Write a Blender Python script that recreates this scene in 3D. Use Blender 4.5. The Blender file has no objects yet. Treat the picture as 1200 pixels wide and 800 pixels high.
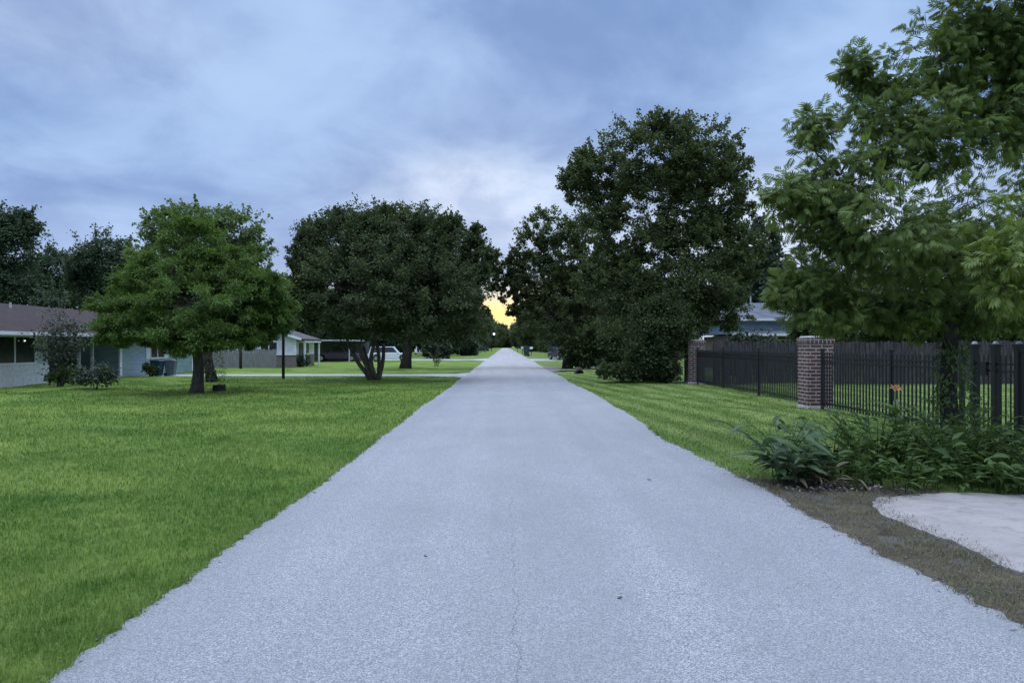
import bpy, bmesh, math, random
import numpy as np
from mathutils import Vector, Matrix

PI = math.pi
R = math.radians
RNG = np.random.default_rng(7)
random.seed(7)
scene = bpy.context.scene
COL = scene.collection
F = 866.0            # focal length in photo pixels (1200 wide)
CX, HY, H = 592.0, 405.0, 1.6

def at(px, py, Y):   # a photo direction at real depth Y
    return np.array([(px - CX) / F * Y, Y, H + (HY - py) / F * Y])

def ground(px, py):
    Y = H * F / (py - HY)
    return np.array([(px - CX) / F * Y, Y, 0.0])

# ------------------------------------------------------------------ bookkeeping
def tag(o, label=None, cat=None, group=None, kind=None):
    if label: o['label'] = label
    if cat: o['category'] = cat
    if group: o['group'] = group
    if kind: o['kind'] = kind
    return o

def empty(name, loc=(0, 0, 0), rz=0.0):
    o = bpy.data.objects.new(name, None)
    o.empty_display_size = 0.3
    o.location = loc
    o.rotation_euler = (0, 0, rz)
    COL.objects.link(o)
    return o

def copy_tree(o, parent=None):
    c = o.copy()
    COL.objects.link(c)
    c.parent = parent
    for ch in list(o.children):
        copy_tree(ch, c)
    return c

def link_mesh(name, me, mat, parent=None, smooth=False, bevel=0.0):
    o = bpy.data.objects.new(name, me)
    COL.objects.link(o)
    if mat is not None:
        me.materials.append(mat)
    if parent is not None:
        o.parent = parent
    if smooth:
        me.polygons.foreach_set('use_smooth', np.ones(len(me.polygons), dtype=bool))
    if bevel > 0:
        m = o.modifiers.new('bevel', 'BEVEL')
        m.width = bevel
        m.segments = 2
        m.limit_method = 'ANGLE'
    return o

def np_mesh(name, V, Fq, tint=None):
    """V (n,3); Fq (m,k) faces all with k corners."""
    me = bpy.data.meshes.new(name)
    V = np.ascontiguousarray(V, dtype=np.float32)
    Fq = np.ascontiguousarray(Fq, dtype=np.int32)
    m, k = Fq.shape
    me.vertices.add(len(V))
    me.vertices.foreach_set('co', V.ravel())
    me.loops.add(m * k)
    me.loops.foreach_set('vertex_index', Fq.ravel())
    me.polygons.add(m)
    me.polygons.foreach_set('loop_start', np.arange(0, m * k, k, dtype=np.int32))
    me.polygons.foreach_set('loop_total', np.full(m, k, dtype=np.int32))
    if tint is not None:
        a = me.attributes.new('tint', 'FLOAT', 'POINT')
        a.data.foreach_set('value', np.ascontiguousarray(tint, dtype=np.float32))
    me.update(calc_edges=True)
    return me

class MB:
    def __init__(self):
        self.v = []
        self.f = []
    def add(self, verts, faces):
        n = len(self.v)
        self.v += [tuple(map(float, p)) for p in verts]
        self.f += [tuple(i + n for i in f) for f in faces]
        return self
    def box(self, c, s, rz=0.0, taper=1.0):
        x, y, z = s[0] / 2, s[1] / 2, s[2] / 2
        co, si = math.cos(rz), math.sin(rz)
        P = []
        for dz, t in ((-z, 1.0), (z, taper)):
            for dx, dy in ((-x, -y), (x, -y), (x, y), (-x, y)):
                P.append((c[0] + (dx * co - dy * si) * t, c[1] + (dx * si + dy * co) * t, c[2] + dz))
        return self.add(P, [(3, 2, 1, 0), (4, 5, 6, 7), (0, 1, 5, 4), (1, 2, 6, 5), (2, 3, 7, 6), (3, 0, 4, 7)])
    def b(self, x0, x1, y0, y1, z0, z1):
        return self.box(((x0 + x1) / 2, (y0 + y1) / 2, (z0 + z1) / 2), (abs(x1 - x0), abs(y1 - y0), abs(z1 - z0)))
    def tube(self, pts, radii, n=6, cap=True):
        pts = [np.array(p, float) for p in pts]
        rings = []
        for i, p in enumerate(pts):
            d = pts[min(i + 1, len(pts) - 1)] - pts[max(i - 1, 0)]
            d = d / (np.linalg.norm(d) + 1e-9)
            u = np.cross(d, (0.0, 1.0, 0.13))
            if np.linalg.norm(u) < 0.1:
                u = np.cross(d, (1.0, 0.0, 0.0))
            u /= np.linalg.norm(u)
            w = np.cross(d, u)
            rings.append([p + radii[i] * (math.cos(a) * u + math.sin(a) * w) for a in [2 * PI * k / n for k in range(n)]])
        V = [q for r in rings for q in r]
        Fc = []
        for i in range(len(pts) - 1):
            for k in range(n):
                a, b_ = i * n + k, i * n + (k + 1) % n
                Fc.append((a, b_, b_ + n, a + n))
        if cap:
            Fc.append(tuple(range(n - 1, -1, -1)))
            Fc.append(tuple(range((len(pts) - 1) * n, len(pts) * n)))
        return self.add(V, Fc)
    def prism(self, poly, y0, y1, axis='y'):
        """poly of (a,b) pairs; extruded along axis. axis y: (x,z); axis x: (y,z); axis z: (x,y)."""
        n = len(poly)
        def P(a, b, t):
            return {'y': (a, t, b), 'x': (t, a, b), 'z': (a, b, t)}[axis]
        V = [P(a, b, y0) for a, b in poly] + [P(a, b, y1) for a, b in poly]
        Fc = [tuple(range(n)), tuple(range(2 * n - 1, n - 1, -1))]
        for i in range(n):
            j = (i + 1) % n
            Fc.append((i, i + n, j + n, j))
        return self.add(V, Fc)
    def build(self, name, mat, parent=None, smooth=False, bevel=0.0):
        me = bpy.data.meshes.new(name)
        me.from_pydata(self.v, [], self.f)
        bm = bmesh.new()
        bm.from_mesh(me)
        bmesh.ops.recalc_face_normals(bm, faces=bm.faces)
        bm.to_mesh(me)
        bm.free()
        return link_mesh(name, me, mat, parent, smooth, bevel)

# ------------------------------------------------------------------ materials
def new_mat(name):
    m = bpy.data.materials.new(name)
    m.use_nodes = True
    nt = m.node_tree
    nt.nodes.clear()
    out = nt.nodes.new('ShaderNodeOutputMaterial')
    return m, nt, out

class NT:
    """tiny node helper"""
    def __init__(self, nt):
        self.nt = nt
    def n(self, t, **kw):
        nd = self.nt.nodes.new(t)
        for k, v in kw.items():
            setattr(nd, k, v)
        return nd
    def l(self, a, b):
        self.nt.links.new(a, b)
    def val(self, sock, v):
        if hasattr(v, 'is_linked') or isinstance(v, bpy.types.NodeSocket):
            self.l(v, sock)
        else:
            sock.default_value = v
    def math(self, op, a, b=0.0, c=None, clamp=False):
        nd = self.n('ShaderNodeMath', operation=op, use_clamp=clamp)
        self.val(nd.inputs[0], a)
        self.val(nd.inputs[1], b)
        if c is not None:
            self.val(nd.inputs[2], c)
        return nd.outputs[0]
    def mix(self, f, a, b, mode='MIX'):
        nd = self.n('ShaderNodeMix', data_type='RGBA', blend_type=mode)
        self.val(nd.inputs[0], f)
        self.val(nd.inputs[6], a if not isinstance(a, tuple) else (*a[:3], 1))
        self.val(nd.inputs[7], b if not isinstance(b, tuple) else (*b[:3], 1))
        return nd.outputs[2]
    def noise(self, vec, scale, detail=3, rough=0.55, dist=0.0):
        nd = self.n('ShaderNodeTexNoise')
        if vec is not None:
            self.l(vec, nd.inputs['Vector'])
        nd.inputs['Scale'].default_value = scale
        nd.inputs['Detail'].default_value = detail
        nd.inputs['Roughness'].default_value = rough
        nd.inputs['Distortion'].default_value = dist
        return nd.outputs['Fac']
    def remap(self, v, a, b, c=0.0, d=1.0, smooth=False):
        nd = self.n('ShaderNodeMapRange', interpolation_type='SMOOTHSTEP' if smooth else 'LINEAR')
        self.val(nd.inputs[0], v)
        for i, q in enumerate((a, b, c, d)):
            nd.inputs[i + 1].default_value = q
        return nd.outputs[0]
    def mapping(self, vec, scale=(1, 1, 1), rot=(0, 0, 0), loc=(0, 0, 0)):
        nd = self.n('ShaderNodeMapping')
        self.l(vec, nd.inputs[0])
        nd.inputs[1].default_value = loc
        nd.inputs[2].default_value = rot
        nd.inputs[3].default_value = scale
        return nd.outputs[0]
    def bump(self, h, strength=0.3, dist=0.02):
        nd = self.n('ShaderNodeBump')
        nd.inputs['Strength'].default_value = strength
        nd.inputs['Distance'].default_value = dist
        self.l(h, nd.inputs['Height'])
        return nd.outputs[0]

def principled(T, out, color, rough=0.7, normal=None, spec=0.4, metal=0.0):
    p = T.n('ShaderNodeBsdfPrincipled')
    T.val(p.inputs['Base Color'], color if not isinstance(color, tuple) else (*color[:3], 1))
    T.val(p.inputs['Roughness'], rough)
    p.inputs['Specular IOR Level'].default_value = spec
    p.inputs['Metallic'].default_value = metal
    if normal is not None:
        T.l(normal, p.inputs['Normal'])
    if out is not None:
        T.l(p.outputs[0], out.inputs['Surface'])
    return p

def sc(c, k):
    return tuple(min(1.0, x * k) for x in c)

def plain(name, c, rough=0.6, var=0.35, scale=4.0, bump=0.1, spec=0.4, metal=0.0, stretch=(1, 1, 1)):
    m, nt, out = new_mat(name)
    T = NT(nt)
    tc = T.n('ShaderNodeTexCoord').outputs['Object']
    v = T.mapping(tc, stretch)
    n1 = T.noise(v, scale, 5, 0.62)
    n2 = T.noise(v, scale * 7, 3, 0.6)
    f = T.remap(T.math('ADD', T.math('MULTIPLY', n1, 0.65), T.math('MULTIPLY', n2, 0.35)), 0.32, 0.68)
    col = T.mix(f, sc(c, 1 - var), sc(c, 1 + var * 0.6))
    principled(T, out, col, rough, T.bump(n2, bump, 0.01) if bump else None, spec, metal)
    return m

def brick_mat(name, c1, c2, mortar, bw=0.22, rh=0.08, ms=0.012, bump=0.6, offset=0.5):
    m, nt, out = new_mat(name)
    T = NT(nt)
    tc = T.n('ShaderNodeTexCoord').outputs['Object']
    s = T.n('ShaderNodeSeparateXYZ')
    T.l(tc, s.inputs[0])
    cb = T.n('ShaderNodeCombineXYZ')
    T.l(T.math('ADD', s.outputs[0], s.outputs[1]), cb.inputs[0])
    T.l(s.outputs[2], cb.inputs[1])
    wob = T.noise(tc, 9.0, 2)
    T.l(T.math('MULTIPLY', T.math('SUBTRACT', wob, 0.5), 0.02), cb.inputs[2])
    br = T.n('ShaderNodeTexBrick', offset=offset)
    T.l(cb.outputs[0], br.inputs['Vector'])
    for k, v in (('Color1', (*c1, 1)), ('Color2', (*c2, 1)), ('Mortar', (*mortar, 1)), ('Scale', 1.0), ('Mortar Size', ms),
                 ('Mortar Smooth', 0.2), ('Bias', 0.0), ('Brick Width', bw), ('Row Height', rh)):
        br.inputs[k].default_value = v
    n = T.noise(tc, 6.0, 5, 0.65)
    col = T.mix(T.remap(n, 0.35, 0.75, 0.0, 0.4), br.outputs['Color'], (0.05, 0.04, 0.04), 'MIX')
    hgt = T.math('ADD', T.math('MULTIPLY', br.outputs['Fac'], -1.0), T.math('MULTIPLY', T.noise(tc, 60.0, 3), 0.3))
    principled(T, out, col, 0.85, T.bump(hgt, bump, 0.01), 0.2)
    return m

def leaf_mat(name, dark, light, trans=0.28, rough=0.5, clump=0.7, spec=0.35):
    m, nt, out = new_mat(name)
    T = NT(nt)
    at_ = T.n('ShaderNodeAttribute', attribute_name='tint')
    tc = T.n('ShaderNodeTexCoord').outputs['Object']
    n = T.noise(tc, clump, 3, 0.6)
    f = T.math('ADD', T.math('MULTIPLY', at_.outputs['Fac'], 0.6), T.math('MULTIPLY', T.remap(n, 0.35, 0.65), 0.4), clamp=True)
    col = T.mix(f, dark, light)
    p = principled(T, None, col, rough, None, spec)
    tr = T.n('ShaderNodeBsdfTranslucent')
    T.l(T.mix(0.5, col, sc((light[0] * 1.5, light[1] * 1.7, light[2] * 0.8), 1.0)), tr.inputs[0])
    mx = T.n('ShaderNodeMixShader')
    mx.inputs[0].default_value = trans
    T.l(p.outputs[0], mx.inputs[1])
    T.l(tr.outputs[0], mx.inputs[2])
    T.l(mx.outputs[0], out.inputs['Surface'])
    return m

def grass_color(T, pos):
    """lawn colour as a function of place: worn yellowish patches, lush dark patches, mowing rows to the right of the road."""
    big = T.noise(T.mapping(pos, (0.6, 0.75, 1), (0, 0, R(25))), 0.75, 3, 0.55, 0.9)
    mid = T.noise(T.mapping(pos, (1.0, 1.5, 1), (0, 0, R(-15))), 2.6, 4, 0.66, 0.5)
    fine = T.noise(pos, 28.0, 3, 0.7)
    f = T.math('ADD', T.math('MULTIPLY', big, 0.66), T.math('MULTIPLY', mid, 0.34))
    f = T.remap(f, 0.37, 0.65)
    col = T.mix(f, (0.074, 0.168, 0.016), (0.262, 0.350, 0.070))
    s = T.n('ShaderNodeSeparateXYZ')
    T.l(pos, s.inputs[0])
    row = T.math('ADD', T.math('MULTIPLY', s.outputs[0], 6.6), T.math('MULTIPLY', s.outputs[1], 0.83))
    row = T.math('ADD', row, T.math('MULTIPLY', mid, 0.9))
    stripe = T.remap(T.math('SINE', row), -0.7, 0.9, 0.0, 1.0)
    right = T.remap(s.outputs[0], 2.0, 3.2, 0.0, 1.0)
    col2 = T.mix(T.math('ADD', T.math('MULTIPLY', stripe, 0.55), T.math('MULTIPLY', f, 0.45)), (0.086, 0.160, 0.024), (0.275, 0.345, 0.095))
    col = T.mix(right, col, col2)
    far = T.remap(s.outputs[1], 20.0, 60.0, 0.0, 0.5)
    return T.mix(T.math('MULTIPLY', fine, 0.35), col, T.mix(0.5, col, (0.025, 0.06, 0.012)))

def mat_lawn():
    m, nt, out = new_mat('lawn')
    T = NT(nt)
    pos = T.n('ShaderNodeNewGeometry').outputs['Position']
    col = grass_color(T, pos)
    h = T.math('ADD', T.noise(T.mapping(pos, (1, 1, 1)), 60.0, 4, 0.7), T.math('MULTIPLY', T.noise(pos, 6.0, 3), 0.8))
    principled(T, out, T.mix(0.25, col, (0.05, 0.065, 0.02)), 0.95, T.bump(h, 0.9, 0.03), 0.1)
    return m

def mat_blades(name='grass_blade'):
    m, nt, out = new_mat(name)
    T = NT(nt)
    pos = T.n('ShaderNodeNewGeometry').outputs['Position']
    col = grass_color(T, pos)
    a = T.n('ShaderNodeAttribute', attribute_name='tint').outputs['Fac']
    col = T.mix(T.remap(a, 0.0, 1.0, 0.0, 0.6), col, T.mix(a, (0.03, 0.085, 0.012), (0.29, 0.34, 0.11)))
    p = principled(T, None, col, 0.6, None, 0.25)
    tr = T.n('ShaderNodeBsdfTranslucent')
    T.l(col, tr.inputs[0])
    mx = T.n('ShaderNodeMixShader')
    mx.inputs[0].default_value = 0.3
    T.l(p.outputs[0], mx.inputs[1])
    T.l(tr.outputs[0], mx.inputs[2])
    T.l(mx.outputs[0], out.inputs['Surface'])
    return m

def mat_road():
    m, nt, out = new_mat('chip_seal')
    T = NT(nt)
    pos = T.n('ShaderNodeNewGeometry').outputs['Position']
    s = T.n('ShaderNodeSeparateXYZ')
    T.l(pos, s.inputs[0])
    vor = T.n('ShaderNodeTexVoronoi', feature='F1')
    T.l(T.mapping(pos, (1, 1, 0.1)), vor.inputs['Vector'])
    vor.inputs['Scale'].default_value = 130.0
    vr = T.n('ShaderNodeSeparateColor')
    T.l(vor.outputs['Color'], vr.inputs[0])
    chip = vr.outputs[0]
    gap = T.remap(vor.outputs['Distance'], 0.35, 0.75, 0.0, 1.0)
    fine = T.noise(pos, 150.0, 3, 0.7)
    mid = T.noise(T.mapping(pos, (1, 0.5, 1)), 1.3, 5, 0.6)
    lane = T.noise(T.mapping(pos, (1.6, 0.03, 1)), 1.0, 3, 0.5, 0.3)
    band = T.noise(T.mapping(pos, (0.05, 0.16, 1)), 1.0, 3, 0.5)
    col = T.mix(T.remap(chip, 0.0, 1.0), (0.165, 0.167, 0.172), (0.555, 0.555, 0.56))
    col = T.mix(T.math('MULTIPLY', gap, 0.65), col, (0.12, 0.122, 0.125))
    col = T.mix(T.remap(T.math('ADD', T.math('MULTIPLY', mid, 0.5), T.math('MULTIPLY', lane, 0.5)), 0.38, 0.62, 0.5, 0.0), col, (0.20, 0.203, 0.21))
    col = T.mix(T.remap(band, 0.40, 0.62, 0.16, 0.0), col, (0.17, 0.17, 0.18))
    # hairline crack along the middle of the near road
    wob = T.noise(T.mapping(pos, (0, 1, 0)), 2.1, 6, 0.75)
    cx = T.math('ADD', T.math('MULTIPLY', T.math('SUBTRACT', wob, 0.5), 0.24), 0.06)
    d = T.math('ABSOLUTE', T.math('SUBTRACT', s.outputs[0], cx))
    crack = T.remap(d, 0.0015, 0.004, 1.0, 0.0)
    fade = T.math('MULTIPLY', crack, T.remap(s.outputs[1], 5.0, 9.0, 0.72, 0.0))
    fade = T.math('MULTIPLY', fade, T.remap(T.noise(pos, 3.0, 2), 0.36, 0.56))
    col = T.mix(fade, col, (0.05, 0.05, 0.055))
    h = T.math('ADD', T.math('MULTIPLY', gap, -0.8), T.math('MULTIPLY', fine, 0.5))
    h = T.math('ADD', h, T.math('MULTIPLY', chip, 0.5))
    principled(T, out, col, 0.72, T.bump(h, 0.55, 0.008), 0.35)
    return m

def mat_dirt():
    m, nt, out = new_mat('dirt')
    T = NT(nt)
    pos = T.n('ShaderNodeNewGeometry').outputs['Position']
    a = T.noise(pos, 2.6, 7, 0.72, 0.8)
    b_ = T.noise(T.mapping(pos, (1, 2.2, 1), (0, 0, R(40))), 34.0, 4, 0.75)
    col = T.mix(T.remap(a, 0.35, 0.65), (0.030, 0.025, 0.021), (0.125, 0.105, 0.066))
    col = T.mix(T.remap(b_, 0.45, 0.7, 0, 0.6), col, (0.24, 0.21, 0.15))
    g = T.noise(pos, 1.6, 3, 0.6)
    col = T.mix(T.remap(g, 0.52, 0.66, 0, 0.55), col, (0.17, 0.17, 0.18))
    principled(T, out, col, 0.95, T.bump(T.math('ADD', a, T.math('MULTIPLY', b_, 0.6)), 0.8, 0.03), 0.1)
    return m

def mat_concrete(name, c=(0.42, 0.40, 0.385)):
    m, nt, out = new_mat(name)
    T = NT(nt)
    pos = T.n('ShaderNodeNewGeometry').outputs['Position']
    a = T.noise(pos, 1.1, 6, 0.6, 0.6)
    b_ = T.noise(T.mapping(pos, (1.0, 1.6, 1), (0, 0, R(30))), 2.4, 7, 0.7, 0.8)
    fine = T.noise(pos, 90.0, 3, 0.7)
    col = T.mix(T.remap(a, 0.3, 0.7), sc(c, 0.78), sc(c, 1.12))
    col = T.mix(T.remap(b_, 0.50, 0.66, 0, 0.6), col, sc(c, 0.45))
    spk = T.noise(pos, 26.0, 4, 0.75)
    col = T.mix(T.remap(spk, 0.56, 0.68, 0, 0.55), col, sc(c, 0.42))
    col = T.mix(T.remap(fine, 0.35, 0.65, 0, 0.3), col, sc(c, 0.66))
    principled(T, out, col, 0.88, T.bump(T.math('ADD', fine, b_), 0.35, 0.01), 0.25)
    return m

def mat_roof(name, c, rot=False):
    return brick_mat(name, sc(c, 0.8), sc(c, 1.2), sc(c, 0.5), 0.5, 0.14, 0.012, 0.5)

def mat_siding(name, c, pitch=0.16):
    m, nt, out = new_mat(name)
    T = NT(nt)
    tc = T.n('ShaderNodeTexCoord').outputs['Object']
    s = T.n('ShaderNodeSeparateXYZ')
    T.l(tc, s.inputs[0])
    fr = T.math('FRACT', T.math('DIVIDE', s.outputs[2], pitch))
    n = T.noise(T.mapping(tc, (1, 1, 4)), 1.6, 5, 0.6)
    col = T.mix(T.remap(n, 0.3, 0.7), sc(c, 0.78), sc(c, 1.1))
    col = T.mix(T.remap(fr, 0.0, 0.10, 0.55, 0.0), col, sc(c, 0.35))
    principled(T, out, col, 0.6, T.bump(fr, 0.8, 0.03), 0.3)
    return m

def mat_glass(name='window_glass', c=(0.02, 0.022, 0.026)):
    m, nt, out = new_mat(name)
    T = NT(nt)
    tc = T.n('ShaderNodeTexCoord').outputs['Object']
    n = T.noise(tc, 1.2, 2)
    principled(T, out, T.mix(n, sc(c, 0.6), sc(c, 1.6)), 0.12, T.bump(n, 0.06, 0.02), 0.5)
    return m

def mat_glow(name, c, strength):
    m, nt, out = new_mat(name)
    e = nt.nodes.new('ShaderNodeEmission')
    e.inputs[0].default_value = (*c, 1)
    e.inputs[1].default_value = strength
    nt.links.new(e.outputs[0], out.inputs['Surface'])
    return m

def mat_bark(name, c):
    m, nt, out = new_mat(name)
    T = NT(nt)
    tc = T.n('ShaderNodeTexCoord').outputs['Object']
    n = T.noise(T.mapping(tc, (1, 1, 0.18)), 14.0, 5, 0.7, 0.6)
    g = T.noise(tc, 2.0, 4, 0.6)
    col = T.mix(T.remap(n, 0.35, 0.65), sc(c, 0.45), sc(c, 1.3))
    col = T.mix(T.remap(g, 0.5, 0.7, 0, 0.5), col, (0.07, 0.085, 0.06))
    principled(T, out, col, 0.92, T.bump(n, 0.9, 0.04), 0.15)
    return m

M = {}
M['lawn'] = mat_lawn()
M['blades'] = mat_blades()
M['road'] = mat_road()
M['dirt'] = mat_dirt()
M['concrete'] = mat_concrete('concrete', (0.37, 0.335, 0.31))
M['drive'] = mat_concrete('driveway_concrete', (0.40, 0.40, 0.41))
M['gravel'] = mat_concrete('gravel_drive', (0.20, 0.20, 0.215))
M['brick'] = brick_mat('pillar_brick', (0.165, 0.070, 0.058), (0.095, 0.045, 0.042), (0.43, 0.37, 0.34), 0.30, 0.093, 0.018, 0.9)
M['brick_cap'] = brick_mat('soldier_brick', (0.15, 0.07, 0.06), (0.09, 0.045, 0.042), (0.36, 0.32, 0.30), 0.105, 0.30, 0.016, 0.8, 0.0)
M['mortar'] = plain('mortar_wash', (0.46, 0.43, 0.41), 0.9, 0.4, 8)
M['white_brick'] = brick_mat('painted_brick', (0.82, 0.83, 0.85), (0.76, 0.77, 0.80), (0.62, 0.63, 0.66), 0.24, 0.08, 0.01, 0.5)
M['brown_brick'] = brick_mat('brown_brick', (0.20, 0.14, 0.11), (0.15, 0.11, 0.09), (0.30, 0.28, 0.26), 0.24, 0.08, 0.012, 0.5)
M['iron'] = plain('black_iron', (0.012, 0.012, 0.014), 0.45, 0.3, 10, 0.08, 0.5)
M['iron_cap'] = plain('glint_cap', (0.55, 0.55, 0.55), 0.5, 0.3, 10)  # pale colour stands in for the small glints on the gate post tops
M['fence_wood'] = plain('weathered_boards', (0.072, 0.063, 0.064), 0.9, 0.9, 3.0, 0.5, 0.15, stretch=(6, 6, 0.7))
M['grey_wood'] = plain('grey_boards', (0.22, 0.215, 0.21), 0.9, 0.45, 3.0, 0.5, 0.15, stretch=(6, 6, 0.7))
M['white_paint'] = plain('white_paint', (0.74, 0.76, 0.78), 0.5, 0.15, 2.0, 0.05)
M['grey_paint'] = plain('grey_paint', (0.42, 0.44, 0.46), 0.6, 0.2, 2.0, 0.05)
M['roof_brown'] = mat_roof('brown_shingles', (0.030, 0.0185, 0.017))
M['roof_grey'] = mat_roof('blue_grey_shingles', (0.135, 0.145, 0.175))
M['roof_dark'] = mat_roof('dark_shingles', (0.07, 0.07, 0.075))
M['teal_siding'] = mat_siding('teal_siding', (0.33, 0.45, 0.49))
M['blue_siding'] = mat_siding('blue_siding', (0.22, 0.28, 0.38))
M['white_siding'] = mat_siding('white_siding', (0.78, 0.79, 0.82))
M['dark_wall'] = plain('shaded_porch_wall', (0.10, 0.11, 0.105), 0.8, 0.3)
M['glass'] = mat_glass()
M['navy_plastic'] = plain('navy_plastic', (0.02, 0.045, 0.075), 0.45, 0.2, 5, 0.03)
M['grey_plastic'] = plain('grey_plastic', (0.075, 0.095, 0.12), 0.5, 0.2, 5, 0.03)
M['green_plastic'] = plain('green_plastic', (0.03, 0.06, 0.055), 0.5, 0.2, 5, 0.03)
M['rubber'] = plain('tyre_rubber', (0.018, 0.018, 0.019), 0.8, 0.2)
M['rim'] = plain('wheel_rim', (0.45, 0.46, 0.48), 0.35, 0.2, 6, 0.0, 0.5, 0.7)
M['car_white'] = plain('white_car_paint', (0.72, 0.74, 0.76), 0.25, 0.06, 1.0, 0.0, 0.5)
M['car_purple'] = plain('dark_plum_paint', (0.12, 0.07, 0.14), 0.25, 0.1, 1.0, 0.0, 0.5)
M['car_dark'] = plain('dark_blue_paint', (0.018, 0.024, 0.036), 0.25, 0.1, 1.0, 0.0, 0.5)
M['bark'] = mat_bark('grey_bark', (0.11, 0.095, 0.08))
M['bark_dark'] = mat_bark('dark_bark', (0.05, 0.044, 0.038))
M['bark_tan'] = mat_bark('smooth_tan_bark', (0.16, 0.13, 0.105))
M['post_wood'] = plain('dark_post_wood', (0.03, 0.026, 0.022), 0.9, 0.4, 4, 0.3)
M['pipe'] = plain('black_pipe', (0.02, 0.02, 0.022), 0.6, 0.3)

# foliage
M['lf_dark'] = leaf_mat('dark_foliage', (0.039, 0.056, 0.024), (0.104, 0.128, 0.054), 0.18, 0.65, 0.7, 0.12)
M['lf_olive'] = leaf_mat('olive_foliage', (0.043, 0.06, 0.024), (0.128, 0.152, 0.062), 0.22, 0.65, 0.7, 0.12)
M['lf_back'] = leaf_mat('distant_foliage', (0.034, 0.056, 0.032), (0.09, 0.122, 0.066), 0.18, 0.65, 0.7, 0.12)
M['lf_feather'] = leaf_mat('feathery_foliage', (0.036, 0.076, 0.015), (0.15, 0.225, 0.05), 0.25, 0.7)
M['lf_pecan'] = leaf_mat('compound_leaves', (0.038, 0.07, 0.017), (0.165, 0.22, 0.055), 0.3, 0.5, 0.7, 0.2)
M['lf_light'] = leaf_mat('young_light_leaves', (0.085, 0.125, 0.022), (0.2, 0.26, 0.055), 0.35, 0.45)
M['lf_open'] = leaf_mat('open_crown_leaves', (0.055, 0.092, 0.03), (0.16, 0.215, 0.075), 0.3)
M['lf_shrub'] = leaf_mat('weed_leaves', (0.028, 0.058, 0.015), (0.105, 0.16, 0.045), 0.25, 0.55, 2.0, 0.2)
M['lf_ginger'] = leaf_mat('broad_leaves', (0.03, 0.062, 0.024), (0.095, 0.14, 0.062), 0.2, 0.5, 2.0, 0.22)
M['lf_broad_bright'] = leaf_mat('bright_broad_leaves', (0.05, 0.10, 0.025), (0.13, 0.21, 0.06), 0.3, 0.4, 2.0)
M['lf_bush'] = leaf_mat('grey_green_foliage', (0.035, 0.055, 0.032), (0.09, 0.12, 0.07), 0.2)
M['lf_bare'] = leaf_mat('brownish_foliage', (0.03, 0.037, 0.022), (0.07, 0.084, 0.052), 0.2)
M['dead'] = leaf_mat('dry_leaves', (0.06, 0.045, 0.038), (0.38, 0.33, 0.30), 0.1, 0.8, 3.0)
M['thatch'] = leaf_mat('dry_grass', (0.06, 0.055, 0.03), (0.19, 0.165, 0.10), 0.15, 0.8, 3.0)
M['orange'] = leaf_mat('orange_petals', (0.42, 0.12, 0.04), (0.58, 0.22, 0.10), 0.3, 0.5)

# ------------------------------------------------------------------ ground, road, paths
_ph = RNG.uniform(0, 2 * PI, 40)
def wob(y, amp, seed=0, freqs=(0.37, 0.93, 1.9, 3.7, 7.3, 13.1)):
    y = np.asarray(y, float)
    r = np.zeros_like(y)
    for i, f in enumerate(freqs):
        r += np.sin(y * f + _ph[(i + seed * 6) % 40]) / (1 + i * 0.75)
    return r * amp
def road_l(y):
    return -2.16 + wob(y, 0.028, 0) + 0.014 * np.sin(y * 23.0 + 2 * np.sin(y * 3.1)) + 0.010 * np.sin(y * 41.0 + 3 * np.sin(y * 5.3))
def road_r(y):
    y = np.asarray(y, float)
    return 2.88 + wob(y, 0.044, 1) + 0.018 * np.sin(y * 19.0 + 2 * np.sin(y * 4.1)) + 0.012 * np.sin(y * 37.0 + 3 * np.sin(y * 6.3)) + 0.12 * np.exp(-((y - 26.5) / 2.2) ** 2) - 0.10 * np.exp(-((y - 12.5) / 2.5) ** 2)

def lawn_z(x, y):
    x = np.asarray(x, float); y = np.asarray(y, float)
    d = np.where(x < 0, -2.2 - x, x - 3.0)
    k = np.clip((d - 0.25) / 1.8, 0, 1)
    k = k * np.clip((90 - y) / 40, 0, 1) * np.clip(1 - (np.abs(y - 40.4) < 2.2), 0, 1)
    n = 0.032 * np.sin(x * 1.1 + 0.4 * y + 1.0) + 0.022 * np.sin(y * 1.7 - x * 0.6) + 0.018 * np.sin(2.9 * x + 1.3 * y)
    pad = np.where((x > 3.0) & (x < 8.6) & (y < 9.3), 0.0, 1.0)
    return k * n * pad

def build_ground():
    xs = np.unique(np.concatenate([np.linspace(-14, 14, 113), np.linspace(-60, 60, 61), np.array([-900, -400, -200, -120, 120, 200, 400, 900])]))
    ys = np.unique(np.concatenate([np.linspace(-4, 30, 113), np.linspace(30, 100, 71), np.array([-60, -25, -10, 150, 220, 320, 450, 600, 900, 1500])]))
    X, Y = np.meshgrid(xs, ys)
    V = np.stack([X.ravel(), Y.ravel(), lawn_z(X, Y).ravel()], 1)
    nx, ny = len(xs), len(ys)
    i = np.arange(ny - 1)[:, None] * nx + np.arange(nx - 1)[None]
    Q = np.stack([i, i + 1, i + nx + 1, i + nx], -1).reshape(-1, 4)
    o = link_mesh('lawn', np_mesh('lawn', V, Q), M['lawn'], None, True)
    tag(o, 'mown green lawn spreading on both sides of the road', 'lawn', kind='structure')

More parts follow.
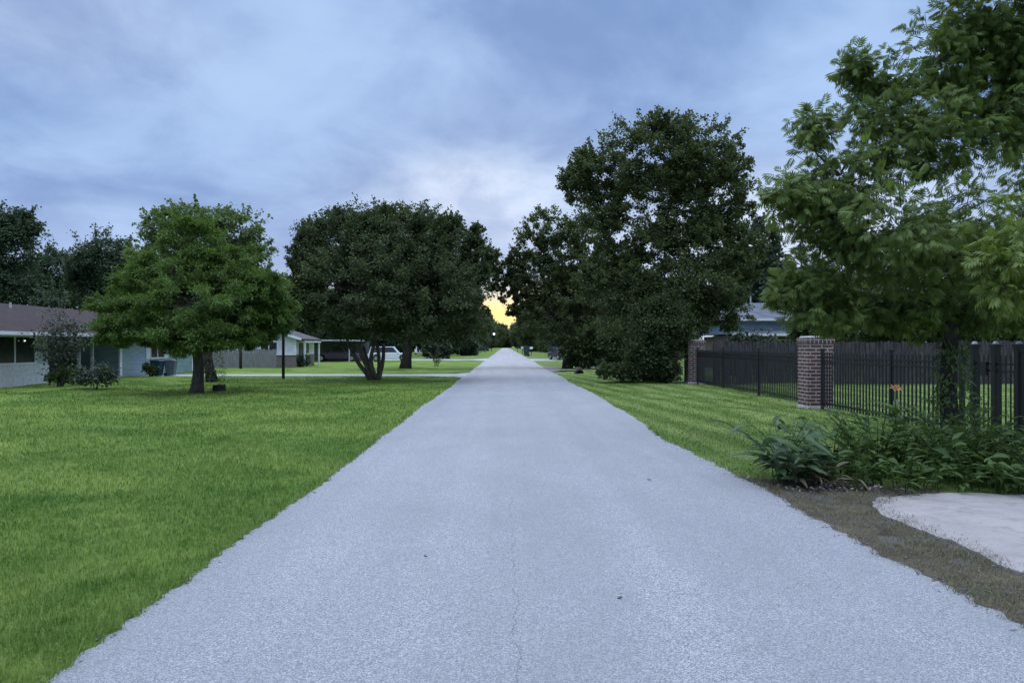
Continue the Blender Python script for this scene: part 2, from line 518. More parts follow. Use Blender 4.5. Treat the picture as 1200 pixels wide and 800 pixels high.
def build_road():
    ys = np.concatenate([np.arange(-6, 40, 0.04), np.arange(40, 120, 0.4), np.arange(120, 540, 3.0)])
    u = np.linspace(0, 1, 15)
    L, Rr = road_l(ys), road_r(ys)
    X = L[:, None] + (Rr - L)[:, None] * u[None]
    Z = 0.006 + 0.05 * (1 - (2 * u - 1) ** 2)[None] + 0 * X
    Y = ys[:, None] + 0 * X
    V = np.stack([X.ravel(), Y.ravel(), Z.ravel()], 1)
    nx, ny = len(u), len(ys)
    i = np.arange(ny - 1)[:, None] * nx + np.arange(nx - 1)[None]
    Q = np.stack([i, i + 1, i + nx + 1, i + nx], -1).reshape(-1, 4)
    o = link_mesh('road', np_mesh('road', V, Q), M['road'], None, True)
    tag(o, 'pale grey chip sealed road running straight to the trees', 'road', kind='structure')

def sheet(name, outline, z, mat, label, cat, rag=0.03, thick=0.0):
    """flat ragged-edged sheet from a coarse ground outline"""
    P = []
    n = len(outline)
    for i in range(n):
        a, b = np.array(outline[i], float), np.array(outline[(i + 1) % n], float)
        k = max(2, int(np.linalg.norm(b - a) / 0.09)) if np.linalg.norm(b - a) < 30 else 60
        nrm = np.array([b[1] - a[1], a[0] - b[0]]) / (np.linalg.norm(b - a) + 1e-9)
        t = np.arange(k) / k
        w = wob(t * np.linalg.norm(b - a) + i * 7.0, rag, (i % 5)) * np.sin(np.clip(t * PI, 0, PI)) ** 0.3
        for j in range(k):
            P.append(a + (b - a) * t[j] + nrm * w[j])
    m = MB()
    bm = bmesh.new()
    vs = [bm.verts.new((p[0], p[1], z)) for p in P]
    f = bm.faces.new(vs)
    if f.normal.z < 0:
        f.normal_flip()
    if thick > 0:
        lo = [bm.verts.new((p[0] * 1.0, p[1], z - thick)) for p in P]
        for i in range(len(P)):
            j = (i + 1) % len(P)
            bm.faces.new((vs[i], lo[i], lo[j], vs[j]))
    bmesh.ops.triangulate(bm, faces=[f])
    bmesh.ops.recalc_face_normals(bm, faces=bm.faces)
    me = bpy.data.meshes.new(name)
    bm.to_mesh(me)
    bm.free()
    for p in me.polygons:
        pass
    o = link_mesh(name, me, mat)
    tag(o, label, cat, kind='structure')
    return o

build_ground()
build_road()
DIRT = [(2.70, 9.3), (2.95, 8.9), (3.35, 8.75), (4.0, 8.45), (4.8, 8.2), (4.6, 7.6), (4.2, 6.6), (4.3, 4.4), (4.5, 1.5), (4.6, -3), (2.6, -3), (2.6, 1.5), (2.6, 4.4), (2.65, 6.8)]
sheet('dirt_strip', DIRT, 0.005, M['dirt'], 'strip of bare dirt and dry thatch along the road edge', 'dirt', 0.03)
SLAB = [(3.66, 7.35), (4.05, 7.72), (4.7, 7.95), (5.5, 7.85), (6.6, 8.05), (9.5, 8.1), (9.5, 1.0), (3.5, 1.0), (3.53, 4.4), (3.63, 6.0)]
sheet('driveway_slab', SLAB, 0.024, M['concrete'], 'pale worn concrete apron beside the weedy shrubs', 'concrete', 0.07, 0.023)
sheet('left_driveway', [(-2.6, 38.0), (-2.05, 36.6), (-2.05, 43.6), (-2.8, 42.2), (-5, 41.6), (-14, 41.4), (-19.4, 41.0), (-19.4, 38.7), (-14, 39.0), (-5, 39.0)], 0.009, M['drive'], 'near pale concrete driveway crossing the left lawn', 'driveway', 0.04)
sheet('far_left_driveway', [(-2.05, 78), (-2.05, 92), (-4, 88.5), (-20, 89), (-20, 80.5), (-4, 81.5)], 0.009, M['drive'], 'farther pale driveway crossing the left verge', 'driveway', 0.05)
sheet('right_driveway', [(2.8, 45.0), (3.6, 47.6), (22, 49.0), (22, 54.5), (3.6, 55), (2.8, 58)], 0.009, M['gravel'], 'grey gravel driveway passing the big right tree', 'driveway', 0.06)
sheet('far_right_driveway', [(2.8, 78), (16, 80), (16, 87), (2.8, 90)], 0.009, M['drive'], 'pale far driveway on the right verge', 'driveway', 0.06)

# ------------------------------------------------------------------ grass blades
def in_poly(px, py, poly):
    inside = np.zeros(len(px), bool)
    n = len(poly)
    for i in range(n):
        x0, y0 = poly[i]; x1, y1 = poly[(i + 1) % n]
        if y0 == y1:
            continue
        c = ((y0 > py) != (y1 > py)) & (px < (x1 - x0) * (py - y0) / (y1 - y0) + x0)
        inside ^= c
    return inside

def blades(pos, hgt, wid, lean, tint, name, mat):
    n = len(pos)
    a = RNG.uniform(0, 2 * PI, n)
    d = np.stack([np.cos(a), np.sin(a), 0 * a], 1)
    b = RNG.uniform(0, 2 * PI, n)
    w = np.stack([np.cos(b), np.sin(b), 0 * b], 1) * (wid / 2)[:, None]
    up = np.array([0, 0, 1.0])
    l1 = (hgt * lean * 0.3)[:, None] * d + (hgt * 0.6)[:, None] * up
    l2 = (hgt * lean)[:, None] * d + (hgt * np.clip(1.0 - 0.35 * lean, 0.25, 1))[:, None] * up
    V = np.stack([pos - w, pos + w, pos + l1 + w * 0.8, pos + l1 - w * 0.8, pos + l2], 1).reshape(-1, 3)
    i = np.arange(n)[:, None] * 5
    T1 = i + np.array([[0, 1, 2]]); T2 = i + np.array([[0, 2, 3]]); T3 = i + np.array([[3, 2, 4]])
    Fc = np.concatenate([T1, T2, T3])
    return link_mesh(name, np_mesh(name, V, Fc, np.repeat(tint, 5)), mat)

def grow_grass(N=430000):
    r = np.exp(RNG.uniform(math.log(2.3), math.log(42), N))
    th = RNG.uniform(R(-50), R(50), N)
    x, y = r * np.sin(th), r * np.cos(th)
    # tufts: pull blades together a little
    keep = np.where(x < 0, x < road_l(y) + 0.02, x > road_r(y) - 0.015)
    sparse = RNG.uniform(0, 1, N) < 0.16 * (0.5 + np.sin(x * 4 + y * 2.2) * np.sin(y * 3.1 - x))
    keep &= ~in_poly(x, y, SLAB) & (~((x > 0) & (y < 8.9) & (x < 9)) | (sparse & (x < 5.5))) & (~in_poly(x, y, DIRT) | sparse)
    keep &= ~((x < -2) & (y > 38.7) & (y < 41.6))
    x, y, r = x[keep], y[keep], r[keep]
    n = len(x)
    tuft = 0.5 + 0.5 * np.sin(x * 9.1 + 2 * np.sin(y * 5.3)) * np.sin(y * 7.7 + 2 * np.sin(x * 6.1))
    lush = 0.5 + 0.5 * np.sin(x * 1.3 + 1.2 * np.sin(y * 0.9)) * np.sin(y * 1.1 + 0.7 * x)
    right = x > 0
    h = RNG.uniform(0.028, 0.06, n) * (0.65 + 0.75 * tuft + 0.55 * lush)
    h = np.where(right, h * 0.62, h)
    edge = np.where(right, x - road_r(y), road_l(y) - x)
    h = h * np.where(edge < 0.12, 1.45, 1.0)
    tall = RNG.uniform(0, 1, n) < 0.012
    h = np.where(tall, h * RNG.uniform(1.5, 2.3, n), h)
    h *= np.clip(1.0 - (r - 22) / 40, 0.55, 1)
    w = np.clip(0.0042 * (r / 4.0) ** 0.85, 0.0035, 0.022)
    lean = RNG.uniform(0.15, 1.25, n)
    pos = np.stack([x, y, lawn_z(x, y) - 0.002], 1)
    tint = np.clip(RNG.beta(1.6, 3.0, n) + 0.0, 0, 1)
    o = blades(pos, h, w, lean, tint, 'grass', M['blades'])
    tag(o, 'short green grass blades of the lawns beside the road', 'grass', kind='stuff')

def grow_thatch(N=60000):
    x = RNG.uniform(2.55, 5.2, N); y = RNG.uniform(2.0, 9.4, N)
    keep = in_poly(x, y, DIRT) & ~in_poly(x - 0.02 - 0.16 * RNG.uniform(0, 1, N) ** 2, y + 0.10 * RNG.uniform(0, 1, N) ** 2, SLAB) & (x > road_r(y) - 0.05)
    den = 0.5 + 0.5 * np.sin(x * 3.1 + y * 2.3) * np.sin(y * 3.7 - x)
    keep &= RNG.uniform(0, 1, N) < (0.25 + 0.75 * den)
    x, y = x[keep], y[keep]
    n = len(x)
    pos = np.stack([x, y, 0 * x + 0.010], 1)
    o = blades(pos, RNG.uniform(0.02, 0.06, n), np.full(n, 0.004), RNG.uniform(1.0, 2.2, n), RNG.beta(1.5, 2, n), 'dry_grass', M['thatch'])
    tag(o, 'dry matted grass lying on the dirt strip', 'grass', kind='stuff')
grow_grass()
grow_thatch()

# ------------------------------------------------------------------ leaves and trees
def frames(axis, up):
    a = axis / (np.linalg.norm(axis, axis=1, keepdims=True) + 1e-9)
    s = np.cross(a, up)
    s /= (np.linalg.norm(s, axis=1, keepdims=True) + 1e-9)
    n = np.cross(s, a)
    return a, s, n

DIAMOND = (np.array([[0, 0, 0], [0.45, 0.5, 0.10], [1, 0, 0], [0.45, -0.5, 0.10]], float), np.array([[0, 1, 2, 3]]))
NARROW = (np.array([[0, 0, 0], [0.5, 0.16, 0.05], [1, 0, -0.08], [0.5, -0.16, 0.05]], float), np.array([[0, 1, 2, 3]]))
# folded blade with a real leaf outline: two rows along the midrib, tip drooping
def leaf_template(k=4, width=0.4, droop=0.35, fold=0.12):
    V = []
    for i in range(k + 1):
        t = i / k
        w = width * 0.5 * (math.sin(PI * (t ** 0.8)) ** 0.8 if 0 < t < 1 else 0.02)
        z = -droop * t * t
        V += [[t, w, z + fold * w * 2], [t, 0, z], [t, -w, z + fold * w * 2]]
    Fc = []
    for i in range(k):
        a = i * 3
        Fc += [[a, a + 1, a + 4, a + 3], [a + 1, a + 2, a + 5, a + 4]]
    return np.array(V, float), np.array(Fc)
LEAF3 = leaf_template(3, 0.34, 0.25)
BROAD = leaf_template(5, 0.42, 0.45, 0.14)
LANCE = leaf_template(6, 0.23, 0.55, 0.2)
def spray_template():   # feathery spray: a stem with narrow needles both sides
    V, Fc = [], []
    for i in range(6):
        t = 0.1 + 0.15 * i
        for sgn in (-1, 1):
            b = len(V)
            ln = 0.34 * (1.15 - t)
            V += [[t, 0, 0], [t + 0.05, sgn * ln * 0.55, 0.03], [t + 0.2, sgn * ln, -0.05], [t + 0.09, sgn * ln * 0.45, 0.0]]
            Fc.append([b, b + 1, b + 2, b + 3])
    return np.array(V, float), np.array(Fc)
SPRAY = spray_template()
def compound_template():   # a drooping rachis with paired leaflets and one at the tip
    V, Fc = [], []
    pairs = 4
    lv, lf = leaf_template(2, 0.36, 0.35, 0.1)
    items = []
    for i in range(pairs):
        t = 0.30 + 0.19 * i
        for sgn in (-1, 1):
            items.append((t, sgn * R(58 - 6 * i), 0.50 + 0.05 * math.sin(PI * i / 3)))
    items.append((0.96, 0.0, 0.42))
    for t, an, ln in items:
        b = len(V)
        ca, sa = math.cos(an), math.sin(an)
        for p in lv:
            x, y, z = p * ln
            V.append([t + x * ca - y * sa, x * sa + y * ca, -0.30 * t * t + z - 0.62 * x])
        Fc += [[q + b for q in f] for f in lf]
    b = len(V)
    w = 0.008
    for t in (0.0, 0.5, 1.0):
        V += [[t, w, -0.30 * t * t], [t, -w, -0.30 * t * t]]
    Fc += [[b, b + 1, b + 3, b + 2], [b + 2, b + 3, b + 5, b + 4]]
    return np.array(V, float), np.array(Fc)
COMPOUND = compound_template()

def leaf_cloud(pos, axis, up, size, tmpl):
    TV, TF = tmpl
    a, s, n = frames(axis, up)
    k = len(TV)
    V = pos[:, None, :] + size[:, None, None] * (TV[None, :, 0:1] * a[:, None, :] + TV[None, :, 1:2] * s[:, None, :] + TV[None, :, 2:3] * n[:, None, :])
    Fc = (np.arange(len(pos))[:, None, None] * k + TF[None]).reshape(-1, TF.shape[1])
    return V.reshape(-1, 3), Fc, k

def rnd_dirs(n, rng):
    v = rng.normal(size=(n, 3))
    return v / np.linalg.norm(v, axis=1, keepdims=True)

def bent(p, q, rng, sag=0.12, k=4):
    p, q = np.array(p, float), np.array(q, float)
    L = np.linalg.norm(q - p)
    off = rng.normal(size=3) * L * sag
    off[2] = abs(off[2]) * 0.6
    return [p + (q - p) * t + off * math.sin(PI * t) for t in np.linspace(0, 1, k + 1)]

def tree(name, label, cat, base, lobes, leaf, bark, trunk_r=0.2, fork=1.6, stems=1, tmpl=DIAMOND, size=0.13, cl_per=1.0, lv_per=40,
         cl_r=0.30, droop=0.25, flat=0.65, seed=1, group=None, spread=0.25, shell=0.45, branch_vis=True, lean=(0, 0), upw=0.8, jag=0.0, sprig=0.22):
    """lobes: (cx,cy,cz,rx,ry,rz) in world coordinates. A tapered trunk forks into limbs, one to each lobe; each lobe
    carries clumps on its own boughs; each clump carries leaves."""
    rng = np.random.default_rng(seed)
    base = np.array(base, float)
    root = empty(name, base)
    tag(root, label, cat, group)
    wood = MB()
    forkp = base + np.array([lean[0], lean[1], fork])
    stem_tops = []
    for k in range(stems):
        if stems == 1:
            b0, tp, r0 = base, forkp, trunk_r
        else:
            an = 2 * PI * k / stems + rng.uniform(-0.4, 0.4)
            b0 = base + np.array([math.cos(an), math.sin(an), 0]) * trunk_r * 0.9
            tp = forkp + np.array([math.cos(an), math.sin(an), 0]) * spread * rng.uniform(0.6, 1.3) * fork + np.array([0, 0, rng.uniform(-0.1, 0.3)])
            r0 = trunk_r * rng.uniform(0.5, 0.75)
        pts = bent(b0, tp, rng, 0.05, 5)
        pts[0] = pts[0] - np.array([0, 0, 0.12])
        rad = [r0 * 1.45, r0 * 1.08, r0 * 0.98, r0 * 0.92, r0 * 0.88, r0 * 0.85]
        wood.tube([p - base for p in pts], rad, 9)
        stem_tops.append((tp, r0 * 0.85))
    P, A, U, TI = [], [], [], []
    zmax = max(l[2] + l[5] for l in lobes)
    # limbs grow from the nearest limb already there, so the crown branches like a tree
    order = sorted(lobes, key=lambda l: min(np.linalg.norm(s_[0] - np.array(l[:3])) for s_ in stem_tops))
    nodes = list(stem_tops)
    for li, l in enumerate(order):
        c = np.array(l[:3]); rr = np.array(l[3:6])
        tp, tr = min(nodes, key=lambda s_: np.linalg.norm(s_[0] - c) + (1.2 * max(0.0, s_[0][2] - c[2])) + 0.15 * np.linalg.norm(s_[0] - forkp))
        lim = bent(tp, c, rng, 0.10, 5)
        big = (rr.prod()) ** (1 / 3)
        r1 = max(0.012, min(tr * 0.80, 0.050 * big ** 0.9 + 0.012))
        nodes.append((c, r1 * 0.5))
        wood.tube([p - base for p in lim], [r1 * (1.15 - 0.13 * i) for i in range(6)], 6)
        ncl = max(5 if big > 0.75 else 2, int(cl_per * 26 * (big ** 1.1)))
        lvk = min(1.0, 0.35 + 0.8 * big) if tmpl is DIAMOND else 1.0
        d = rnd_dirs(ncl, rng)
        rad = rng.uniform(shell, 1.0, ncl) ** 0.6 * (1 + jag * rng.normal(size=ncl))
        C = c + d * rr * rad[:, None]
        C = C[C[:, 2] > base[2] + 0.25]
        for q in C:
            t = rng.integers(2, 6)
            if branch_vis:
                br = bent(lim[t], q, rng, 0.10, 3)
                rb = r1 * 0.34
                wood.tube([p - base for p in br], [rb, rb * 0.75, rb * 0.5, rb * 0.22], 4, False)
        # sprigs: leafy shoots sticking out of the crown on their own twigs
        nsp = max(3, int(ncl * sprig))
        sd_ = rnd_dirs(nsp, rng)
        sd_[:, 2] = np.where(sd_[:, 2] < -0.3, -sd_[:, 2], sd_[:, 2])
        for dvec in sd_:
            q0 = c + dvec * rr * 0.8
            ln = rng.uniform(0.22, 0.42) * big ** 0.5 * cl_r / 0.28 * 1.5
            dd = dvec * 0.8 + rng.normal(size=3) * 0.3 + np.array([0, 0, 0.25])
            dd /= np.linalg.norm(dd)
            q1 = c + dvec * rr + dd * ln
            if q1[2] < base[2] + 0.4:
                continue
            wood.tube([q0 - base, (q0 + q1) / 2 - base + rng.normal(size=3) * 0.04, q1 - base], [r1 * 0.2 + 0.004, r1 * 0.12 + 0.003, 0.003], 4, False)
            ns = max(4, int(lv_per * 0.3))
            t = rng.uniform(0.3, 1.05, ns)[:, None]
            p = q0 + (q1 - q0) * t + rng.normal(size=(ns, 3)) * ln * 0.13
            P.append(p); A.append(dd * 0.6 + rng.normal(size=(ns, 3)) * 0.6 - np.array([0, 0, droop * 0.5])); U.append(np.array([0, 0, upw]) + rng.normal(size=(ns, 3)) * 0.6)
            TI.append(rng.beta(2, 2, ns))
        ncl = len(C)
        crad = cl_r * rng.uniform(0.6, 1.35, ncl) * big ** 0.5
        nl = np.maximum(3, (lv_per * lvk * rng.uniform(0.6, 1.3, ncl))).astype(int)
        idx = np.repeat(np.arange(ncl), nl)
        n = len(idx)
        g = rng.normal(size=(n, 3)) * 0.52 * np.where(rng.uniform(0, 1, n) < 0.12, 1.4, 1.0)[:, None]
        g[:, 2] *= flat
        p = C[idx] + g * crad[idx][:, None]
        out = p - c
        out /= np.linalg.norm(out, axis=1, keepdims=True) + 1e-6
        loc = g / (np.linalg.norm(g, axis=1, keepdims=True) + 1e-6)
        ax = out * 0.5 + loc * 0.7 + rng.normal(size=(n, 3)) * 0.45
        ax[:, 2] -= droop
        up = np.array([0, 0, upw]) + out * 0.35 + rng.normal(size=(n, 3)) * 0.5
        P.append(p); A.append(ax); U.append(up)
        TI.append(np.clip(rng.beta(2, 2, n) * 0.7 + 0.3 * rng.uniform(0, 1, ncl)[idx], 0, 1))
    P = np.concatenate(P); A = np.concatenate(A); U = np.concatenate(U); TI = np.concatenate(TI)
    ok = P[:, 2] > base[2] + 0.05
    P, A, U, TI = P[ok], A[ok], U[ok], TI[ok]
    V, Fc, k = leaf_cloud(P - base, A, U, size * rng.uniform(0.65, 1.3, len(P)), tmpl)
    link_mesh('crown', np_mesh('crown', V, Fc, np.repeat(TI, k)), leaf, root)
    wood.build('trunk', bark, root, True)
    return root

def lob(px, py, rx, ry, Y, ry_depth=None):
    c = at(px, py, Y)
    k = Y / F
    return (c[0], c[1], c[2], rx * k, (ry_depth if ry_depth else (rx + ry) / 2) * k, ry * k)
def lobes(Y, *ls):
    return [lob(l[0], l[1], l[2], l[3], Y + (l[4] if len(l) > 4 else 0)) for l in ls]
def gz(x, y):
    return float(lawn_z(x, y))
def foot(px, Y):
    x = (px - CX) / F * Y
    return (x, Y, gz(x, Y))

# near pecan leaning over the iron fence on the right
tree('compound_leaf_tree', 'large near tree with drooping compound leaves before the iron fence', 'tree', foot(1117, 10.6),
     lobes(10.6, (935, 232, 32, 26, -0.3), (985, 205, 52, 42), (1030, 110, 38, 42, 0.3), (1050, 165, 62, 45, 0.2), (1108, 66, 42, 44, 0.4), (1165, 12, 56, 56, 0.2),
           (1170, 110, 55, 58, 0.8), (1120, 160, 60, 50, 0.3), (1060, 270, 82, 58, -0.7), (985, 300, 48, 42, 0.2), (1120, 300, 78, 62, -0.2),
           (1010, 362, 58, 26, 0.3), (1100, 365, 72, 30, 0.1), (1180, 330, 60, 58, 0.9), (1240, 60, 60, 90, 0.5), (1250, 200, 60, 90, 0.9), (1165, -90, 80, 70, 0.3), (1230, 300, 50, 70, 0.8),
           (965, 262, 40, 26), (1178, 62, 38, 36, 0.4), (1182, 140, 36, 36, 0.5), (915, 226, 16, 12, -0.3), (950, 150, 16, 18), (940, 335, 28, 22), (915, 345, 12, 12), (960, 368, 34, 14), (1000, 75, 14, 14, 0.2), ),
     M['lf_pecan'], M['bark_dark'], 0.12, 1.9, 1, COMPOUND, 0.128, 2.6, 16, 0.165, 0.30, 0.7, 11, branch_vis=True, shell=0.25, jag=0.12, sprig=0.5)
# light sapling at the right edge
tree('sapling', 'slender sapling with pale yellow-green leaves at the right edge', 'tree', (6.85, 8.35, 0.0),
     lobes(8.3, (1188, 292, 26, 34), (1225, 280, 40, 45), (1162, 318, 18, 20), (1180, 345, 20, 16), (1235, 340, 40, 40)),
     M['lf_light'], M['bark'], 0.045, 1.55, 1, COMPOUND, 0.125, 1.8, 15, 0.18, 0.5, 0.8, 13, lean=(-0.75, 0))

# feathery light green tree on the left lawn
tree('feathery_tree', 'bright green feathery tree on the left lawn with short bare trunk', 'tree', foot(230, 25.4),
     lobes(25.4, (228, 282, 34, 28), (205, 315, 52, 26, -0.4), (262, 318, 46, 28, 0.4), (178, 338, 46, 26, 0.5), (300, 338, 36, 22), (290, 360, 48, 30), (225, 355, 70, 30, -1.2), (142, 366, 32, 22), (135, 392, 22, 14), (322, 368, 22, 18),
           (158, 383, 40, 18, -0.5), (235, 394, 70, 20, -1.5), (308, 380, 34, 20, 0.5), (285, 398, 38, 13, -0.3), (192, 394, 46, 11, 0.4), (240, 345, 60, 40, 1.2)),
     M['lf_feather'], M['bark'], 0.19, 1.5, 1, NARROW, 0.115, 2.1, 270, 0.215, 0.10, 0.5, 21, jag=0.06, branch_vis=True, upw=1.6)
# taller tree behind it with an ivy-clad trunk
t2 = tree('tall_tree', 'taller open crowned tree rising behind the feathery tree', 'tree', foot(249, 33),
     lobes(33, (232, 260, 42, 22), (195, 268, 32, 22), (275, 275, 34, 28), (240, 290, 60, 34, 0.6), (295, 305, 24, 24), (175, 300, 26, 26), (305, 350, 30, 30, 0.8), (240, 350, 60, 40, 1.0)),
     M['lf_open'], M['bark_dark'], 0.20, 2.6, 1, DIAMOND, 0.12, 1.45, 75, 0.20, 0.3, 0.7, 22, shell=0.3, sprig=0.4)

# dense multi-stemmed tree left of the road
tree('multi_stem_tree', 'dense dark rounded tree with several splayed stems left of the road', 'tree', foot(440, 34),
     lobes(34, (455, 290, 85, 48), (395, 300, 48, 44), (516, 304, 42, 42), (375, 345, 34, 44), (530, 345, 32, 42), (430, 345, 80, 52, -1.6), (490, 350, 70, 50, -1.6),
           (445, 371, 70, 18, -0.6), (392, 366, 40, 17), (510, 375, 50, 18), (450, 282, 55, 34), (425, 272, 22, 18), (505, 272, 22, 16), (358, 310, 14, 18), (350, 340, 12, 22), (460, 330, 80, 60, 2.0), (362, 280, 14, 16), (408, 262, 22, 12), (395, 254, 9, 7), (372, 266, 10, 9), (480, 260, 24, 12), (528, 268, 16, 12), (552, 290, 14, 18), (558, 275, 8, 9), (566, 318, 8, 12), (346, 300, 8, 10), (448, 256, 12, 9)),
     M['lf_dark'], M['bark_tan'], 0.15, 1.5, 6, DIAMOND, 0.095, 1.55, 160, 0.215, 0.3, 0.7, 31, spread=0.50, lean=(-0.42, 0), shell=0.40, jag=0.05, sprig=0.55)
tree('verge_tree', 'dark leaning shade tree with a thick flared trunk behind the multi stemmed tree', 'tree', foot(475, 51),
     lobes(51, (490, 330, 50, 44), (530, 345, 38, 36), (547, 322, 18, 24), (520, 376, 48, 20), (537, 380, 18, 18), (574, 300, 8, 12), (568, 322, 6, 6), (562, 352, 4, 5), (570, 366, 3, 4), (500, 300, 40, 30), (440, 365, 50, 20)),
     M['lf_dark'], M['bark_dark'], 0.32, 3.2, 1, DIAMOND, 0.17, 1.3, 90, 0.32, 0.3, 0.7, 32)

# big tree on the right
tree('big_shade_tree', 'tallest dark spreading tree right of the road beyond the fence', 'tree', foot(765, 33.5),
     lobes(33.5, (770, 178, 62, 36), (825, 190, 46, 44), (715, 205, 44, 36), (675, 215, 20, 22), (850, 245, 34, 42), (780, 225, 62, 34, 0.6), (700, 255, 36, 22), (755, 285, 52, 24), (830, 300, 56, 40), (790, 275, 50, 20), (835, 262, 30, 18), (730, 300, 26, 16),
           (870, 300, 26, 28), (740, 335, 54, 30), (700, 320, 24, 22), (800, 345, 66, 34, -0.8), (770, 380, 70, 30), (840, 365, 36, 24, -0.6), (775, 150, 30, 12), (690, 190, 18, 14), (862, 195, 16, 26), (800, 205, 40, 30)),
     M['lf_olive'], M['bark_dark'], 0.34, 4.2, 1, DIAMOND, 0.10, 1.4, 140, 0.20, 0.3, 0.75, 41, shell=0.3, jag=0.08, sprig=0.6)
tree('open_crown_tree', 'loose crowned tree behind the tallest tree reaching over the road', 'tree', foot(665, 52),
     lobes(52, (640, 270, 30, 22), (622, 295, 22, 20), (660, 300, 30, 26), (635, 325, 34, 18), (690, 285, 24, 30), (665, 345, 40, 26), (628, 350, 20, 14), (690, 360, 30, 28), (650, 375, 40, 24), (612, 330, 14, 14), (592, 328, 13, 7), (604, 345, 9, 7), (612, 362, 12, 10), (582, 314, 8, 7), (602, 310, 12, 12), (576, 336, 6, 5), (590, 350, 5, 3), (584, 338, 8, 4), (597, 366, 5, 3)),
     M['lf_olive'], M['bark_dark'], 0.3, 4.0, 1, DIAMOND, 0.14, 1.2, 100, 0.20, 0.3, 0.75, 42, jag=0.12, sprig=0.5)
tree('evergreen_bush_tree', 'dark bushy evergreen reaching the ground beside the far brick pillar', 'tree', foot(776, 31.6),
     lobes(31.6, (774, 375, 36, 32), (764, 405, 30, 28), (780, 410, 18, 34), (772, 434, 24, 14), (748, 430, 20, 12)),
     M['lf_dark'], M['bark_dark'], 0.16, 0.8, 2, DIAMOND, 0.09, 2.0, 170, 0.28, 0.2, 0.7, 43, shell=0.5)
tree('slim_conifer', 'feathery grey-green tree showing right of the tallest tree', 'tree', foot(885, 58),
     lobes(58, (893, 285, 18, 30), (900, 315, 24, 26), (880, 335, 34, 26), (895, 355, 24, 18)),
     M['lf_bush'], M['bark_dark'], 0.25, 4.0, 1, DIAMOND, 0.26, 1.4, 36, 0.28, 0.1, 0.8, 44)
# trees behind the board fence
for px, Y, ls, sd, lb in (
    (960, 38, ((990, 374, 34, 18), (1012, 356, 40, 26), (960, 388, 36, 14)), 51, 'dark tree behind the board fence beside the blue-grey house'),
    (1075, 40, ((1075, 320, 70, 56), (1030, 360, 50, 40), (1120, 365, 60, 40), (1060, 392, 50, 14), (1130, 393, 50, 14)), 52, 'dark tree behind the board fence above the garden lawn'),
    (1200, 42, ((1190, 320, 70, 60), (1160, 370, 60, 36), (1240, 360, 60, 50), (1180, 394, 46, 14), (1245, 394, 46, 14)), 53, 'dark tree behind the board fence near the right edge')):
    tree('garden_tree', lb, 'tree', foot(px, Y), lobes(Y, *ls), M['lf_dark'], M['bark_dark'], 0.2, 1.8, 1, DIAMOND, 0.17, 1.3, 80, 0.32, 0.3, 0.7, sd, group='trees behind the board fence')

# wood behind the left house
for px, Y, ls, sd, lb in (
    (5, 52, ((5, 290, 34, 40), (-35, 300, 40, 50), (20, 262, 16, 16), (38, 268, 7, 7), (10, 335, 44, 26), (-30, 350, 50, 30)), 61, 'tallest dark tree behind the left house at the photo edge'),
    (60, 62, ((62, 318, 24, 26), (45, 335, 24, 20), (80, 345, 26, 22)), 62, 'low dark tree behind the left house roof between two taller ones'),
    (120, 58, ((122, 305, 34, 28), (100, 320, 20, 22), (150, 325, 26, 24), (125, 345, 40, 24)), 63, 'broad dark tree behind the left house next to the feathery tree'),
    (62, 50, ((62, 350, 13, 11), (48, 356, 8, 8)), 64, 'small pale green treetop just above the left house roof')):
    tree('background_tree', lb, 'tree', foot(px, Y), lobes(Y, *ls), M['lf_bush'] if sd == 64 else M['lf_back'], M['bark_dark'], 0.25, 2.6, 1, DIAMOND, 0.16 if sd != 64 else 0.13, 1.4, 120, 0.34, 0.3, 0.7, sd, group='trees behind the left house')

# ------------------------------------------------------------------ far street trees: four builds, copied
def proto_tree(seed, h, w, mat):
    rng = np.random.default_rng(seed)
    ls = []
    for k in range(9):
        an = rng.uniform(0, 2 * PI); z = rng.uniform(0.30, 0.86) * h if k > 2 else rng.uniform(0.16, 0.24) * h
        rad = w * (0.42 if k > 2 else 0.34) * math.sin(PI * min(1, (z / h) * 0.9 + 0.12)) * rng.uniform(0.4, 1.0)
        s = w * rng.uniform(0.24, 0.36)
        ls.append((math.cos(an) * rad, math.sin(an) * rad, z, s, s, s * rng.uniform(0.6, 0.9)))
    return tree('street_tree', 'x', 'tree', (0, 0, 0), ls, mat, M['bark_dark'], 0.28, h * 0.22, 1, DIAMOND, 0.27, 1.0, 60, 0.34, 0.3, 0.75, seed)
protos = [proto_tree(71, 11, 9, M['lf_back']), proto_tree(72, 13, 10, M['lf_olive']), proto_tree(73, 10, 9, M['lf_dark']), proto_tree(74, 12, 8, M['lf_back'])]
used = [False] * 4
def put_tree(k, x, y, s, rz, label, group):
    if not used[k]:
        o = protos[k]; used[k] = True
    else:
        o = copy_tree(protos[k])
    o.location = (x, y, 0)
    o.scale = (s, s, s)
    o.rotation_euler = (0, 0, rz)
    tag(o, label, 'tree', group)
rt = random.Random(5)
LL = 'dark tree far along the left side of the street'
LR = 'dark tree far along the right side of the street'
LE = 'distant tree closing the view at the far end of the street'
LB = 'dark tree standing in the yards behind the left houses'
